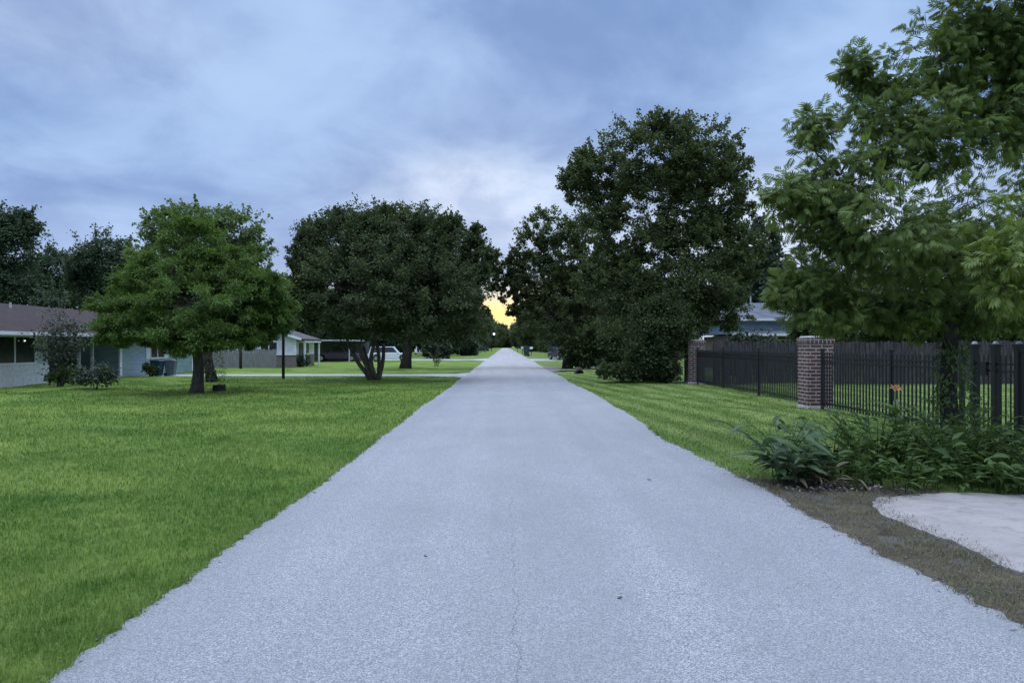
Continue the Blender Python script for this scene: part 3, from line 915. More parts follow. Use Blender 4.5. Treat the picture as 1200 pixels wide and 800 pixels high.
for i, (x, y, s) in enumerate(((-10.5, 118, 0.9), (-10, 140, 0.95), (-9.5, 160, 1.0), (-12, 195, 1.15), (-13, 240, 1.25), (-15, 290, 1.3), (-15, 350, 1.35), (-19, 110, 1.05), (-22, 150, 1.2), (-11, 218, 1.2), (-12, 265, 1.3), (-13, 320, 1.4), (-14, 390, 1.5), (-11, 430, 1.5), (-26, 190, 1.3), (-30, 240, 1.4), (-32, 300, 1.5), (-24, 350, 1.5), (-46, 210, 1.4), (-60, 270, 1.6), (-48, 330, 1.6), (-40, 160, 1.2))):
    put_tree(i % 4, x, y, s, rt.uniform(0, 6), LL, 'trees along the left side of the street')
for i, (x, y, s) in enumerate(((9.5, 62, 0.75), (13, 70, 0.9), (9, 88, 0.85), (10.5, 112, 0.9), (10, 140, 1.0), (12, 172, 1.15), (13, 215, 1.25), (14, 270, 1.35), (16, 340, 1.4), (20, 95, 1.1), (24, 76, 1.0), (33, 80, 1.1), (9.5, 195, 1.15), (11, 242, 1.3), (11, 305, 1.4), (12, 380, 1.5), (11, 430, 1.5), (22, 130, 1.15), (28, 170, 1.3), (30, 220, 1.4), (34, 290, 1.5), (48, 130, 1.3), (60, 180, 1.5), (52, 240, 1.5), (26, 350, 1.5))):
    put_tree((i + 1) % 4, x, y, s, rt.uniform(0, 6), LR, 'trees along the right side of the street')
for i, (x, y, s) in enumerate(((-22, 470, 1.6), (-8, 545, 1.45), (1, 560, 1.5), (9, 550, 1.5), (24, 480, 1.6), (-38, 500, 1.7), (42, 500, 1.7), (-3, 575, 1.6), (-60, 480, 1.8), (62, 480, 1.8), (-90, 460, 1.8), (90, 460, 1.8))):
    put_tree(i % 4, x, y, s, rt.uniform(0, 6), LE, 'trees at the far end of the street')
for i, (x, y, s) in enumerate(((-30, 66, 0.75), (-36, 84, 0.9), (-27, 88, 0.72), (-24, 100, 0.85), (-33, 104, 0.9), (-44, 90, 1.0), (-20, 92, 0.7), (-54, 72, 0.9), (-50, 100, 1.1))):
    put_tree((i + 2) % 4, x, y, s, rt.uniform(0, 6), LB, 'trees behind the left houses')

# ------------------------------------------------------------------ shrubs and plants
def bush(name, label, px, Y, wpx, hpx, mat, seed, size=0.10, group=None, lv=40, dens=1.8, tm=DIAMOND):
    b = foot(px, Y)
    k = Y / F
    w, h = wpx * k / 2, hpx * k
    ls = [(b[0], b[1], b[2] + h * 0.5, w * 0.8, w * 0.7, h * 0.42), (b[0] - w * 0.45, b[1], b[2] + h * 0.42, w * 0.5, w * 0.5, h * 0.4), (b[0] + w * 0.45, b[1], b[2] + h * 0.45, w * 0.5, w * 0.5, h * 0.38)]
    return tree(name, label, 'shrub', b, ls, mat, M['bark_dark'], 0.03, h * 0.2, 3, tm, size, dens * 1.6, lv, 0.24, 0.1, 0.8, seed, group, spread=0.6)
bush('round_shrub', 'round grey-green shrub on the lawn before the left house porch', 112, 27, 46, 31, M['lf_bush'], 81, 0.09)
bush('low_shrub', 'low leafy shrub at the foot of the thin tree by the left house', 72, 29, 34, 20, M['lf_shrub'], 82, 0.1)
bush('small_shrub', 'small dark shrub against the teal wall beside the bins', 176, 38.5, 20, 15, M['lf_dark'], 83, 0.1)
bush('ditch_shrub', 'dark low shrub spreading before the evergreen on the right lawn', 728, 32, 56, 20, M['lf_dark'], 84, 0.13)
bush('trunk_foot_shrub', 'dark leafy growth around the foot of the big right tree', 698, 51, 84, 54, M['lf_dark'], 85, 0.15, None, 110)
for i, (px, w) in enumerate(((868, 30), (895, 34))):
    bush('fence_shrub', ('left' if i == 0 else 'right') + ' one of two shrubs behind the board fence under the blue-grey house', px, 35, w, 58, M['lf_bush'], 86 + i, 0.12, 'shrubs under the blue-grey house')
bush('house_shrub', 'low shrub along the brown brick front of the white house', 350, 56, 26, 14, M['lf_bush'], 88, 0.14)
bush('verge_shrub', 'leafy low bush on the far left verge by the dark car', 548, 120, 26, 18, M['lf_bush'], 89, 0.3)
bush('lawn_shrub', 'pale green bush on the left verge beyond the sparse sapling', 512, 92, 34, 22, M['lf_bush'], 90, 0.25)
tree('thin_dark_tree', 'thin dark small tree in front of the left house window', 'tree', foot(70, 28.6),
     [l for l in lobes(28.6, (68, 385, 22, 20), (85, 395, 18, 18), (55, 400, 16, 18), (70, 412, 22, 16))], M['lf_bare'], M['bark_dark'], 0.06, 0.5, 4, DIAMOND, 0.09, 1.3, 34, 0.30, 0.2, 0.8, 91, spread=0.5)

def rosette(name, label, base, n, ln, mat, tmpl, seed, stemlen=(0.2, 0.6), lean=0.5, group=None, cat='plant', width=1.0, leaves_per=4, stem_r=0.006, smat=None):
    """leafy plant: stems leaning out of one foot, leaves set alternately along each stem"""
    rng = np.random.default_rng(seed)
    base = np.array(base, float)
    root = empty(name, base)
    tag(root, label, cat, group)
    st = MB()
    P, A, U, S = [], [], [], []
    for i in range(n):
        an = rng.uniform(0, 2 * PI)
        d = np.array([math.cos(an), math.sin(an), 0])
        L = rng.uniform(*stemlen)
        le = rng.uniform(0.1, lean)
        start = d * rng.uniform(0, 0.14 * width)
        pts = [start + d * L * le * t * t + np.array([0, 0, L * t * (1 - 0.25 * le * t)]) for t in np.linspace(0, 1, 5)]
        st.tube(pts, [stem_r, stem_r * 0.9, stem_r * 0.8, stem_r * 0.65, stem_r * 0.4], 5, False)
        for k in range(leaves_per):
            t = 0.25 + 0.75 * (k + rng.uniform(0, 0.6)) / leaves_per
            t = min(t, 1.0)
            j = min(3, int(t * 4))
            p = pts[j] + (pts[j + 1] - pts[j]) * (t * 4 - j)
            a2 = an + rng.uniform(-1.9, 1.9)
            ax = np.array([math.cos(a2), math.sin(a2), rng.uniform(0.1, 1.0)])
            P.append(p); A.append(ax); U.append(np.array([0, 0, 1.0]) + rng.normal(size=3) * 0.3); S.append(ln * rng.uniform(0.55, 1.15))
    P, A, U, S = map(np.array, (P, A, U, S))
    V, Fc, k = leaf_cloud(P, A, U, S, tmpl)
    ti = np.repeat(rng.beta(1.6, 1.8, len(P)), k)
    link_mesh('leaves', np_mesh('leaves', V, Fc, ti), mat, root, True)
    st.build('stems', smat or mat, root, True)
    return root

rosette('young_sapling', 'small sparse leafy sapling on the lawn right of the thick flared trunk', foot(512, 58), 14, 0.30, M['lf_olive'], LEAF3, 92, (0.5, 1.35), 0.9, None, 'sapling', 2.0, 7, 0.012)

G = 'weedy plants before the iron fence'
# broad-leaved clump at the left end of the bed
rosette('broad_leaf_plant', 'blue-green broad-leaved clump at the left end of the weedy bed by the dirt', (3.42, 8.55, 0), 30, 0.26, M['lf_ginger'], BROAD, 101, (0.25, 0.55), 0.9, G, width=2.0, leaves_per=4)
rosette('lance_leaf_plant', 'tall plant with long narrow arching leaves standing out of the left clump', (3.30, 8.75, 0), 14, 0.36, M['lf_ginger'], LANCE, 102, (0.6, 1.0), 0.9, G, leaves_per=4)
rosette('leafy_weed', 'leafy weed behind the broad-leaved clump near the lawn', (3.95, 8.95, 0), 34, 0.17, M['lf_shrub'], LEAF3, 103, (0.3, 0.75), 0.8, G, width=2.5, leaves_per=8)
rosette('wide_weed', 'widest dense green weed in the middle of the bed under the lily', (4.7, 9.3, 0), 62, 0.16, M['lf_shrub'], LEAF3, 104, (0.4, 0.95), 0.85, G, width=4.0, leaves_per=10)
rosette('upright_weed', 'upright weed with two pale leaves before the tree trunk', (5.35, 8.95, 0), 40, 0.18, M['lf_shrub'], LEAF3, 105, (0.35, 0.85), 0.7, G, width=3.5, leaves_per=9)
rosette('creeping_weed', 'low spreading weed overhanging the concrete edge', (4.55, 8.40, 0), 46, 0.15, M['lf_shrub'], BROAD, 106, (0.2, 0.5), 1.2, G, width=4.5, leaves_per=6)
rosette('corner_weed', 'dark low broad-leaved weed at the right end of the concrete edge', (5.55, 8.25, 0), 46, 0.18, M['lf_shrub'], BROAD, 107, (0.2, 0.6), 1.1, G, width=4.0, leaves_per=6)
rosette('tangled_weed', 'tangled dark weed at the foot of the near tree', (6.1, 9.7, 0), 60, 0.16, M['lf_shrub'], LEAF3, 108, (0.4, 1.0), 0.8, G, width=4.0, leaves_per=10)
rosette('edge_weed', 'dark weed beside the sapling at the right edge', (6.4, 8.6, 0), 50, 0.17, M['lf_shrub'], LEAF3, 109, (0.35, 0.8), 0.8, G, width=4.0, leaves_per=9)
rosette('pale_leaf_plant', 'plant with a few pale upright pointed leaves amid the dark weeds', (4.98, 8.75, 0), 5, 0.24, M['lf_broad_bright'], BROAD, 110, (0.45, 0.66), 0.4, G, leaves_per=2)

rosette('withered_plant', 'withered tan stalks and limp leaves under the broad-leaved clump', (3.52, 8.35, 0), 12, 0.22, M['thatch'], LANCE, 113, (0.12, 0.32), 1.4, G, width=1.6, leaves_per=4)

# ivy on the near trunk
def ivy(base, h, r, n, seed):
    rng = np.random.default_rng(seed)
    z = rng.uniform(0, 1, n) ** 1.2 * h
    an = rng.uniform(0, 2 * PI, n)
    rr = r * (1.15 + 0.5 * rng.uniform(0, 1, n)) * (1.5 - 0.5 * z / h)
    P = np.stack([np.cos(an) * rr, np.sin(an) * rr, z], 1)
    A = np.stack([np.cos(an), np.sin(an), rng.uniform(-1.2, 0.3, n)], 1) + rng.normal(size=(n, 3)) * 0.4
    U = np.stack([np.cos(an), np.sin(an), 0.6 + 0 * an], 1) + rng.normal(size=(n, 3)) * 0.3
    V, Fc, k = leaf_cloud(P, A, U, rng.uniform(0.06, 0.12, n), LEAF3)
    return np_mesh('ivy', V, Fc, np.repeat(rng.beta(2, 2, n), k))
near_tree = bpy.data.objects['compound_leaf_tree']
link_mesh('ivy', ivy(None, 1.7, 0.12, 900, 111), M['lf_shrub'], near_tree)
link_mesh('ivy', ivy(None, 1.4, 0.26, 700, 112), M['lf_dark'], t2)

# litter and bits
def litter(n, xr, yr, name, label, seed, sz=(0.04, 0.10)):
    rng = np.random.default_rng(seed)
    x = rng.normal((xr[0] + xr[1]) / 2, (xr[1] - xr[0]) / 4, n); y = rng.normal((yr[0] + yr[1]) / 2, (yr[1] - yr[0]) / 4, n)
    P = np.stack([x, y, 0.012 + rng.uniform(0, 0.05, n)], 1)
    A = rng.normal(size=(n, 3)); A[:, 2] *= 0.25
    U = np.array([0, 0, 1.0]) + rng.normal(size=(n, 3)) * 0.5
    V, Fc, k = leaf_cloud(P, A, U, rng.uniform(*sz, n), LEAF3)
    o = link_mesh(name, np_mesh(name, V, Fc, np.repeat(rng.uniform(0, 1, n), k)), M['dead'])
    tag(o, label, 'leaves', kind='stuff')
litter(260, (3.0, 4.5), (8.0, 8.6), 'dead_leaves', 'pale dry dead leaves piled under the weedy plants', 121)

def stones(n, seed):
    rng = np.random.default_rng(seed)
    y = rng.uniform(3.0, 14.0, n)
    side = rng.uniform(0, 1, n) < 0.62
    x = np.where(side, road_r(y) + rng.normal(0.02, 0.07, n), road_l(y) + rng.normal(0.0, 0.035, n))
    x = np.where((rng.uniform(0, 1, n) < 0.3) & (y < 8.6), rng.uniform(2.9, 3.6, n), x)
    r = rng.uniform(0.005, 0.016, n)
    base = np.array([[1, 0, 0], [-1, 0, 0], [0, 1, 0], [0, -1, 0], [0, 0, 0.8], [0, 0, -0.8]], float)
    V = base[None] * rng.uniform(0.6, 1.2, (n, 6, 1)) * r[:, None, None] + np.stack([x, y, 0.010 + 0 * x], 1)[:, None]
    TF = np.array([[0, 2, 4], [2, 1, 4], [1, 3, 4], [3, 0, 4], [2, 0, 5], [1, 2, 5], [3, 1, 5], [0, 3, 5]])
    Fc = (np.arange(n)[:, None, None] * 6 + TF[None]).reshape(-1, 3)
    o = link_mesh('gravel', np_mesh('gravel', V.reshape(-1, 3), Fc), M['gravel'])
    tag(o, 'loose grey chips of stone along the crumbling road edges', 'gravel', kind='stuff')
stones(650, 122)

def road_bit(px, py, s, label, seed):
    g = ground(px, py)
    z = 0.05
    rng = np.random.default_rng(seed)
    V, Fc, k = leaf_cloud(np.zeros((2, 3)), rng.normal(size=(2, 3)) * np.array([1, 1, 0.2]), np.tile([0, 0, 1.0], (2, 1)) + rng.normal(size=(2, 3)) * 0.4, np.array([s, s * 0.7]), LEAF3)
    o = link_mesh('fallen_leaf', np_mesh('fallen_leaf', V, Fc, np.zeros(len(V))), M['lf_bare'])
    u = (g[0] + 2.16) / 5.04
    o.location = (g[0], g[1], 0.006 + 0.05 * (1 - (2 * u - 1) ** 2) + 0.012)
    tag(o, label, 'leaf', 'leaves lying on the road')
road_bit(762, 567, 0.11, 'dark fallen leaf on the right half of the road', 131)
road_bit(498, 660, 0.06, 'tiny dark leaf on the left half of the road', 132)
road_bit(730, 712, 0.045, 'tiny dark speck of leaf nearest on the right half of the road', 133)

# orange lily
lily = empty('orange_lily', (7.02, 13.3, 0))
tag(lily, 'single orange lily blooming before the iron fence', 'flower')
sm = MB()
sm.tube([(0, 0, 0), (0.01, 0.0, 0.35), (0.0, 0.01, 0.78)], [0.012, 0.010, 0.007], 5)
sm.build('stem', M['lf_shrub'], lily, True)
rng = np.random.default_rng(3)
pa = np.linspace(0, 2 * PI, 7)[:-1]
V, Fc, k = leaf_cloud(np.tile([0, 0, 0.80], (6, 1)), np.stack([np.cos(pa), np.sin(pa) * 0.6 - 0.4, 0.9 + 0.5 * np.sin(pa)], 1), np.tile([0, -0.6, 0.8], (6, 1)), np.full(6, 0.125), BROAD)
link_mesh('petals', np_mesh('petals', V, Fc, np.repeat(rng.uniform(0, 1, 6), k)), M['orange'], lily, True)
n = 14
pa = rng.uniform(0, 2 * PI, n)
V, Fc, k = leaf_cloud(np.stack([0 * pa, 0 * pa, rng.uniform(0, 0.45, n)], 1), np.stack([np.cos(pa), np.sin(pa), 1.2 + 0 * pa], 1), np.tile([0, 0, 1.0], (n, 1)), rng.uniform(0.3, 0.5, n), LANCE)
link_mesh('leaves', np_mesh('leaves', V, Fc, np.repeat(rng.uniform(0, 1, n), k)), M['lf_shrub'], lily, True)

# ------------------------------------------------------------------ brick pillars, iron fence, board fence
FX = 8.1
def pillar(y, x, w, h, label):
    o = empty('brick_pillar', (x, y, gz(x, y)))
    tag(o, label, 'pillar', 'brick pillars of the iron fence')
    MB().box((0, 0, (h - 0.16) / 2 - 0.05), (w, w, h - 0.16 + 0.1)).build('shaft', M['brick'], o, bevel=0.008)
    MB().box((0, 0, h - 0.16 + 0.075), (w + 0.05, w + 0.05, 0.15)).build('cap', M['brick_cap'], o, bevel=0.008)
    MB().box((0, 0, h + 0.012), (w - 0.04, w - 0.04, 0.042), taper=0.92).build('cap_wash', M['mortar'], o, bevel=0.008)
    MB().box((0, 0, 0.035), (w + 0.05, w + 0.05, 0.10), taper=0.96).build('footing', M['mortar'], o, bevel=0.01)
pillar(19.35, FX + 0.02, 0.66, 1.86, 'near square brick pillar with soldier course cap in the iron fence')
pillar(31.6, FX + 0.0, 0.72, 1.85, 'far brick pillar half hidden by the dark evergreen')

def iron_fence(label, y0, y1, posts, skip_rails=False):
    o = empty('iron_fence', (FX, y0, 0))
    tag(o, label, 'fence', 'sections of the iron fence')
    m = MB()
    L = y1 - y0
    for z in (1.30, 1.19, 0.15):
        m.b(-0.02, 0.02, 0.0, L, z - 0.022, z + 0.022)
    n = int(L / 0.142)
    for i in range(n):
        y = (i + 0.5) * L / n
        m.b(-0.014, 0.014, y - 0.014, y + 0.014, 0.05, 1.41)
        m.add([(-0.012, y - 0.012, 1.41), (0.012, y - 0.012, 1.41), (0.012, y + 0.012, 1.41), (-0.012, y + 0.012, 1.41), (0, y, 1.47)], [(0, 1, 4), (1, 2, 4), (2, 3, 4), (3, 0, 4), (3, 2, 1, 0)])
    m.build('picket_panel', M['iron'], o)
    for y in posts:
        p = MB().box((0, y - y0, 0.72), (0.072, 0.072, 1.56))
        p.box((0, y - y0, 1.515), (0.09, 0.09, 0.03)).build('post', M['iron'], o, bevel=0.004)
    return o
iron_fence('black iron picket fence between the two brick pillars', 19.74, 31.2, (19.85, 23.6, 27.4, 31.1))
iron_fence('black iron picket fence from the near pillar to the gate posts', 13.05, 18.95, (18.86, 15.5, 13.1))
iron_fence('black iron picket fence running out of frame past the gate posts', 4.2, 11.55, (11.5, 8.2, 4.3))
for px_y, lb, cap in ((12.75, 'farthest of three thick black gate posts with pale cap by the tree trunk', True), (12.2, 'middle thick black gate post with pale cap', True), (11.65, 'nearest thick black gate post cut by the right edge', True)):
    g = empty('gate_post', (FX, px_y, 0))
    tag(g, lb, 'post', 'thick gate posts of the iron fence')
    MB().box((0, 0, 0.76), (0.105, 0.105, 1.64)).build('shaft', M['iron'], g, bevel=0.006)
    cap_ = MB().box((0, 0, 1.605), (0.135, 0.135, 0.045)).build('cap', M['iron'], g, bevel=0.005)
    MB().box((0, 0, 1.652), (0.075, 0.075, 0.045), taper=0.5).build('finial', M['iron_cap'], cap_, bevel=0.005)
gt = empty('iron_gate', (FX, 11.72, 0))
tag(gt, 'narrow black iron gate hung between the thick gate posts', 'gate')
m = MB()
for (a, b) in ((0.06, 0.41), (0.61, 0.96)):
    for z in (1.30, 1.19, 0.15):
        m.b(-0.014, 0.014, a, b, z - 0.016, z + 0.016)
    for i in range(3):
        y = a + (b - a) * (i + 0.5) / 3
        m.b(-0.009, 0.009, y - 0.009, y + 0.009, 0.06, 1.44)
m.build('leaf_panel', M['iron'], gt)
MB().b(-0.05, -0.015, 0.66, 0.80, 1.10, 1.34).build('lock_box', M['iron'], gt, bevel=0.004)

def board_fence(name, label, p0, p1, h, mat, bw=0.145, seed=1, post=2.4):
    rng = np.random.default_rng(seed)
    p0, p1 = np.array(p0, float), np.array(p1, float)
    L = np.linalg.norm(p1 - p0)
    an = math.atan2(p1[1] - p0[1], p1[0] - p0[0])
    o = empty(name, (p0[0], p0[1], 0), an)
    tag(o, label, 'fence')
    m = MB()
    x = 0.0
    while x < L:
        hh = h + rng.uniform(-0.05, 0.05)
        y = rng.uniform(-0.008, 0.008)
        w = bw - rng.uniform(0.006, 0.02)
        m.prism([(x, -0.02), (x + w, -0.02), (x + w, hh - 0.05), (x + w * 0.75, hh), (x + w * 0.25, hh), (x, hh - 0.05)], y - 0.01, y + 0.01)
        x += bw
    m.build('boards', mat, o)
    m = MB()
    for z in (0.35, h - 0.4):
        m.b(0, L, 0.022, 0.062, z, z + 0.09)
    m.build('rails', mat, o)
    k = int(L / post)
    for i in range(k + 1):
        MB().b(i * post, i * post + 0.09, 0.064, 0.154, -0.1, h - 0.1).build('post', mat, o)
    return o
board_fence('board_fence', 'long weathered board fence across the garden behind the iron fence', (8.75, 31.0), (38, 31.6), 1.78, M['fence_wood'], 0.15, 5)
board_fence('grey_board_fence', 'grey board fence beside the white gabled house on the left', (-24.5, 52.5), (-16.7, 53.6), 1.35, M['grey_wood'], 0.16, 6)

# ------------------------------------------------------------------ houses
def window(parent, face, a0, a1, z0, z1, plane, sgn, mull=1, mat_f=None, shutters=None, depth=0.05):
    """face 'x': in a plane x=plane facing sgn; 'y': in a plane y=plane facing sgn. a = along-wall coordinate."""
    mf = mat_f or M['white_paint']
    def bx(m, u0, u1, w0, w1, d0, d1):
        lo, hi = sorted((plane + sgn * d0, plane + sgn * d1))
        if face == 'x':
            m.b(lo, hi, u0, u1, w0, w1)
        else:
            m.b(u0, u1, lo, hi, w0, w1)
    fw = 0.07
    m = MB()
    bx(m, a0 - fw, a1 + fw, z1, z1 + fw, 0.003, depth)
    bx(m, a0 - fw, a1 + fw, z0 - fw, z0, 0.003, depth + 0.03)
    bx(m, a0 - fw, a0, z0, z1, 0.003, depth)
    bx(m, a1, a1 + fw, z0, z1, 0.003, depth)
    for i in range(mull):
        c = a0 + (a1 - a0) * (i + 1) / (mull + 1)
        bx(m, c - 0.03, c + 0.03, z0, z1, 0.008, depth - 0.01)
    w = m.build('window', mf, parent)
    g = MB()
    bx(g, a0, a1, z0, z1, 0.001, 0.006)
    g.build('pane', M['glass'], w)
    if shutters:
        for s0, s1 in ((a0 - fw - shutters, a0 - fw - 0.01), (a1 + fw + 0.01, a1 + fw + shutters)):
            s = MB()
            bx(s, s0, s1, z0 - fw, z1 + fw, 0.003, 0.035)
            s.build('shutter', M['white_paint'], parent)

# left ranch house, front along the street (faces +x)
HX = -19.5
hl = empty('ranch_house', (0, 0, 0))
tag(hl, 'low white brick and teal ranch house with brown roof at the left edge', 'house')
m = MB()
m.b(HX - 9, HX, 20.0, 31.6, -0.1, 0.86)
m.build('brick_wall', M['white_brick'], hl)
m = MB()
m.b(HX - 9, HX - 0.06, 20.0, 31.6, 0.862, 2.10)
m.build('upper_wall', M['grey_paint'], hl)
m = MB()
m.b(HX - 9, HX - 2.2, 31.602, 37.4, -0.1, 2.10)
m.build('porch_wall', M['dark_wall'], hl)
m = MB()
m.b(HX - 2.2, HX + 0.1, 31.602, 37.398, -0.1, 0.10)
m.build('porch_floor', M['drive'], hl)
m = MB()
m.b(HX - 9, HX, 37.4, 46.0, -0.1, 2.10)
m.build('siding_wall', M['teal_siding'], hl)
m = MB()
m.b(HX - 0.02, HX + 0.06, 37.30, 37.52, 0.0, 2.09)
m.build('corner_trim', M['white_paint'], hl)
MB().b(HX - 0.02, HX + 0.06, 45.9, 46.06, 0.0, 2.09).build('corner_trim', M['white_paint'], hl)
for y in (33.9, 35.0):
    MB().box((HX - 0.06, y, 1.1), (0.11, 0.11, 2.0)).build('porch_post', M['grey_paint'], hl)
window(hl, 'x', 25.6, 28.0, 0.92, 1.95, HX - 0.06, 1, 1)
window(hl, 'x', 28.2, 30.7, 0.92, 1.95, HX - 0.06, 1, 1)
window(hl, 'x', 32.3, 33.7, 0.5, 1.85, HX - 2.2, 1, 1)
window(hl, 'x', 40.6, 42.2, 0.95, 1.75, HX, 1, 1, shutters=0.45)
d = MB(); d.b(HX - 2.2 + 0.003, HX - 2.13, 34.4, 35.35, 0.1, 1.95)
d.build('door', M['dark_wall'], hl)
# roof: gable with ridge along the street
ex, rx_, wx = HX + 0.75, HX - 4.5, HX - 9.75
r = MB()
ze, zr = 2.16, 3.62
r.prism([(ex, ze), (rx_, zr), (wx, ze), (wx, ze - 0.10), (rx_, zr - 0.12), (ex, ze - 0.10)], 19.4, 46.6)
r.build('roof', M['roof_brown'], hl)
m = MB()
m.b(ex + 0.003, ex + 0.09, 19.4, 46.6, ze - 0.15, ze - 0.01)
m.build('gutter', M['white_paint'], hl)
MB().b(HX, ex, 19.5, 46.5, ze - 0.13, ze - 0.105).build('soffit', M['grey_paint'], hl)
MB().tube([(HX - 3.6, 34.5, 3.2), (HX - 3.6, 34.5, 3.62)], [0.05, 0.05], 8).build('vent_pipe', M['grey_paint'], hl)
lb = empty('porch_lamp', (HX - 0.10, 29.9, 1.80))
tag(lb, 'small lit bulb glowing behind the left house window', 'lamp')
bm = bmesh.new(); bmesh.ops.create_uvsphere(bm, u_segments=10, v_segments=8, radius=0.022)
me = bpy.data.meshes.new('bulb'); bm.to_mesh(me); bm.free()
o = link_mesh('bulb', me, mat_glow('bulb_glow', (1.0, 0.93, 0.8), 2.5), lb, True); o.location = (0.17, 0, 0)
MB().box((0.11, 0, 0.0), (0.05, 0.06, 0.12)).build('bracket', M['grey_paint'], lb)

# white gabled house further along
wh = empty('gabled_house', (0, 0, 0))
tag(wh, 'white gabled house with brown brick base beyond the near driveway', 'house')
x0, x1, y0, y1 = -22.5, -15.6, 55.0, 60.4
MB().b(x0, x1, y0, y1, -0.1, 0.92).build('brick_wall', M['brown_brick'], wh)
MB().b(x0, x1 - 0.02, y0 + 0.05, y1, 0.922, 2.2).build('siding_wall', M['white_siding'], wh)
xm = (x0 + x1) / 2 - 0.6
MB().prism([(x0, 2.202), (x1 - 0.02, 2.202), (xm, 3.4)], y0 + 0.05, y1).build('gable_wall', M['white_siding'], wh)
MB().b(x0, x1 + 0.03, y0 - 0.06, y0 - 0.003, 0.90, 1.02).build('sill_band', M['white_paint'], wh)
MB().b(x0 - 0.05, x0 + 0.12, y0 - 0.05, y0 + 0.04, 0, 2.2).build('corner_trim', M['white_paint'], wh)
MB().b(x1 - 0.1, x1 + 0.05, y0 - 0.05, y0 + 0.04, 1.03, 2.2).build('corner_trim', M['white_paint'], wh)
MB().prism([(x1 + 0.5, 2.12), (xm, 3.56), (x0 - 0.4, 2.12), (x0 - 0.4, 2.0), (xm, 3.42), (x1 + 0.5, 2.0)], y0 - 0.35, y1 + 0.3).build('roof', M['roof_dark'], wh)
MB().prism([(x1 + 0.52, 2.15), (xm, 3.59), (x0 - 0.42, 2.15), (x0 - 0.42, 1.99), (xm, 3.42), (x1 + 0.52, 1.99)], y0 - 0.42, y0 - 0.353).build('barge_board', M['white_paint'], wh)
window(wh, 'y', -18.2, -17.0, 1.12, 1.85, y0 + 0.05, -1, 1)
window(wh, 'x', 57.5, 58.6, 1.0, 1.75, x1, 1, 0)
MB().b(x1 + 0.003, x1 + 0.6, 55.6, 60.2, 1.86, 1.95).build('porch_roof', M['white_paint'], wh)
MB().box((x1 + 0.5, 55.7, 0.93), (0.12, 0.12, 1.86)).build('porch_post', M['white_paint'], wh)
MB().box((x1 + 0.5, 59.9, 0.93), (0.12, 0.12, 1.86)).build('porch_post', M['white_paint'], wh)
MB().b(x1 + 0.003, x1 + 0.05, 56.0, 57.0, 0.0, 1.8).build('door', M['dark_wall'], wh)

# carport
cp = empty('carport', (-18.2, 76, 0))
tag(cp, 'flat pale roofed carport sheltering the dark plum pickup', 'carport')
MB().b(-2.9, 3.0, -3.2, 4.5, 2.06, 2.18).build('roof', M['grey_paint'], cp, bevel=0.02)
for x in (-2.7, 2.8):
    MB().box((x, -3.0, 1.0), (0.09, 0.09, 2.1)).build('post', M['grey_paint'], cp)
MB().b(-3.2, 3.4, 4.2, 4.4, 0, 2.01).build('back_wall', M['dark_wall'], cp)

# blue-grey house on the right
bh = empty('blue_grey_house', (0, 0, 0))
tag(bh, 'blue-grey sided house with grey hip roof behind the board fence', 'house')
x0, x1, y0, y1 = 15.2, 27.0, 48.5, 58.0
MB().b(x0 + 0.4, x1, y0 + 0.9, y1, -0.1, 2.28).build('brick_wall', M['brown_brick'], bh)
MB().b(x0, x1, y0 + 0.3, y1, 2.40, 3.24).build('siding_wall', M['blue_siding'], bh)
# sloped skirt roof below the siding
MB().add([(x0 - 0.35, y0 - 0.5, 2.34), (x1, y0 - 0.5, 2.34), (x1, y0 + 0.29, 2.82), (x0 - 0.35, y0 + 0.29, 2.62),
          (x0 - 0.35, y0 - 0.5, 2.26), (x1, y0 - 0.5, 2.26), (x1, y0 + 0.29, 2.38), (x0 - 0.35, y0 + 0.29, 2.38)],
         [(0, 1, 2, 3), (7, 6, 5, 4), (0, 4, 5, 1), (1, 5, 6, 2), (2, 6, 7, 3), (3, 7, 4, 0)]).build('skirt_roof', M['roof_grey'], bh)
MB().b(x0 - 0.42, x1, y0 - 0.60, y0 - 0.503, 2.24, 2.38).build('gutter', M['white_paint'], bh)
MB().b(x0 - 0.06, x0 + 0.10, y0 + 0.22, y0 + 0.297, 2.63, 3.24).build('corner_trim', M['white_paint'], bh)
MB().b(x0 - 0.4, x1 + 0.3, y0 - 0.1, y0 - 0.02, 3.24, 3.37).build('fascia', M['white_paint'], bh)
e0, e1, f0, f1, zt = x0 - 0.4, x1 + 0.3, y0 - 0.018, y1 + 0.3, 4.62
ym = (f0 + f1) / 2
MB().add([(e0, f0, 3.26), (e1, f0, 3.26), (e1, f1, 3.26), (e0, f1, 3.26), (e0 + 1.6, ym - 1.2, zt), (e1 - 1.6, ym - 1.2, zt), (e0, f0, 3.38), (e1, f0, 3.38), (e1, f1, 3.38), (e0, f1, 3.38)],
         [(3, 2, 1, 0), (0, 1, 7, 6), (1, 2, 8, 7), (2, 3, 9, 8), (3, 0, 6, 9), (6, 7, 5, 4), (7, 8, 5), (8, 9, 4, 5), (9, 6, 4)]).build('roof', M['roof_grey'], bh)
MB().tube([(17.2, ym - 1.6, 4.4), (17.2, ym - 1.6, 5.15)], [0.05, 0.05], 8).build('vent_pipe', M['grey_paint'], bh)
MB().tube([(19.0, ym - 2.8, 3.9), (19.0, ym - 2.8, 4.45)], [0.05, 0.05], 8).build('vent_pipe', M['grey_paint'], bh)
window(bh, 'y', 18.0, 19.4, 0.9, 1.95, y0 + 0.9, -1, 1)

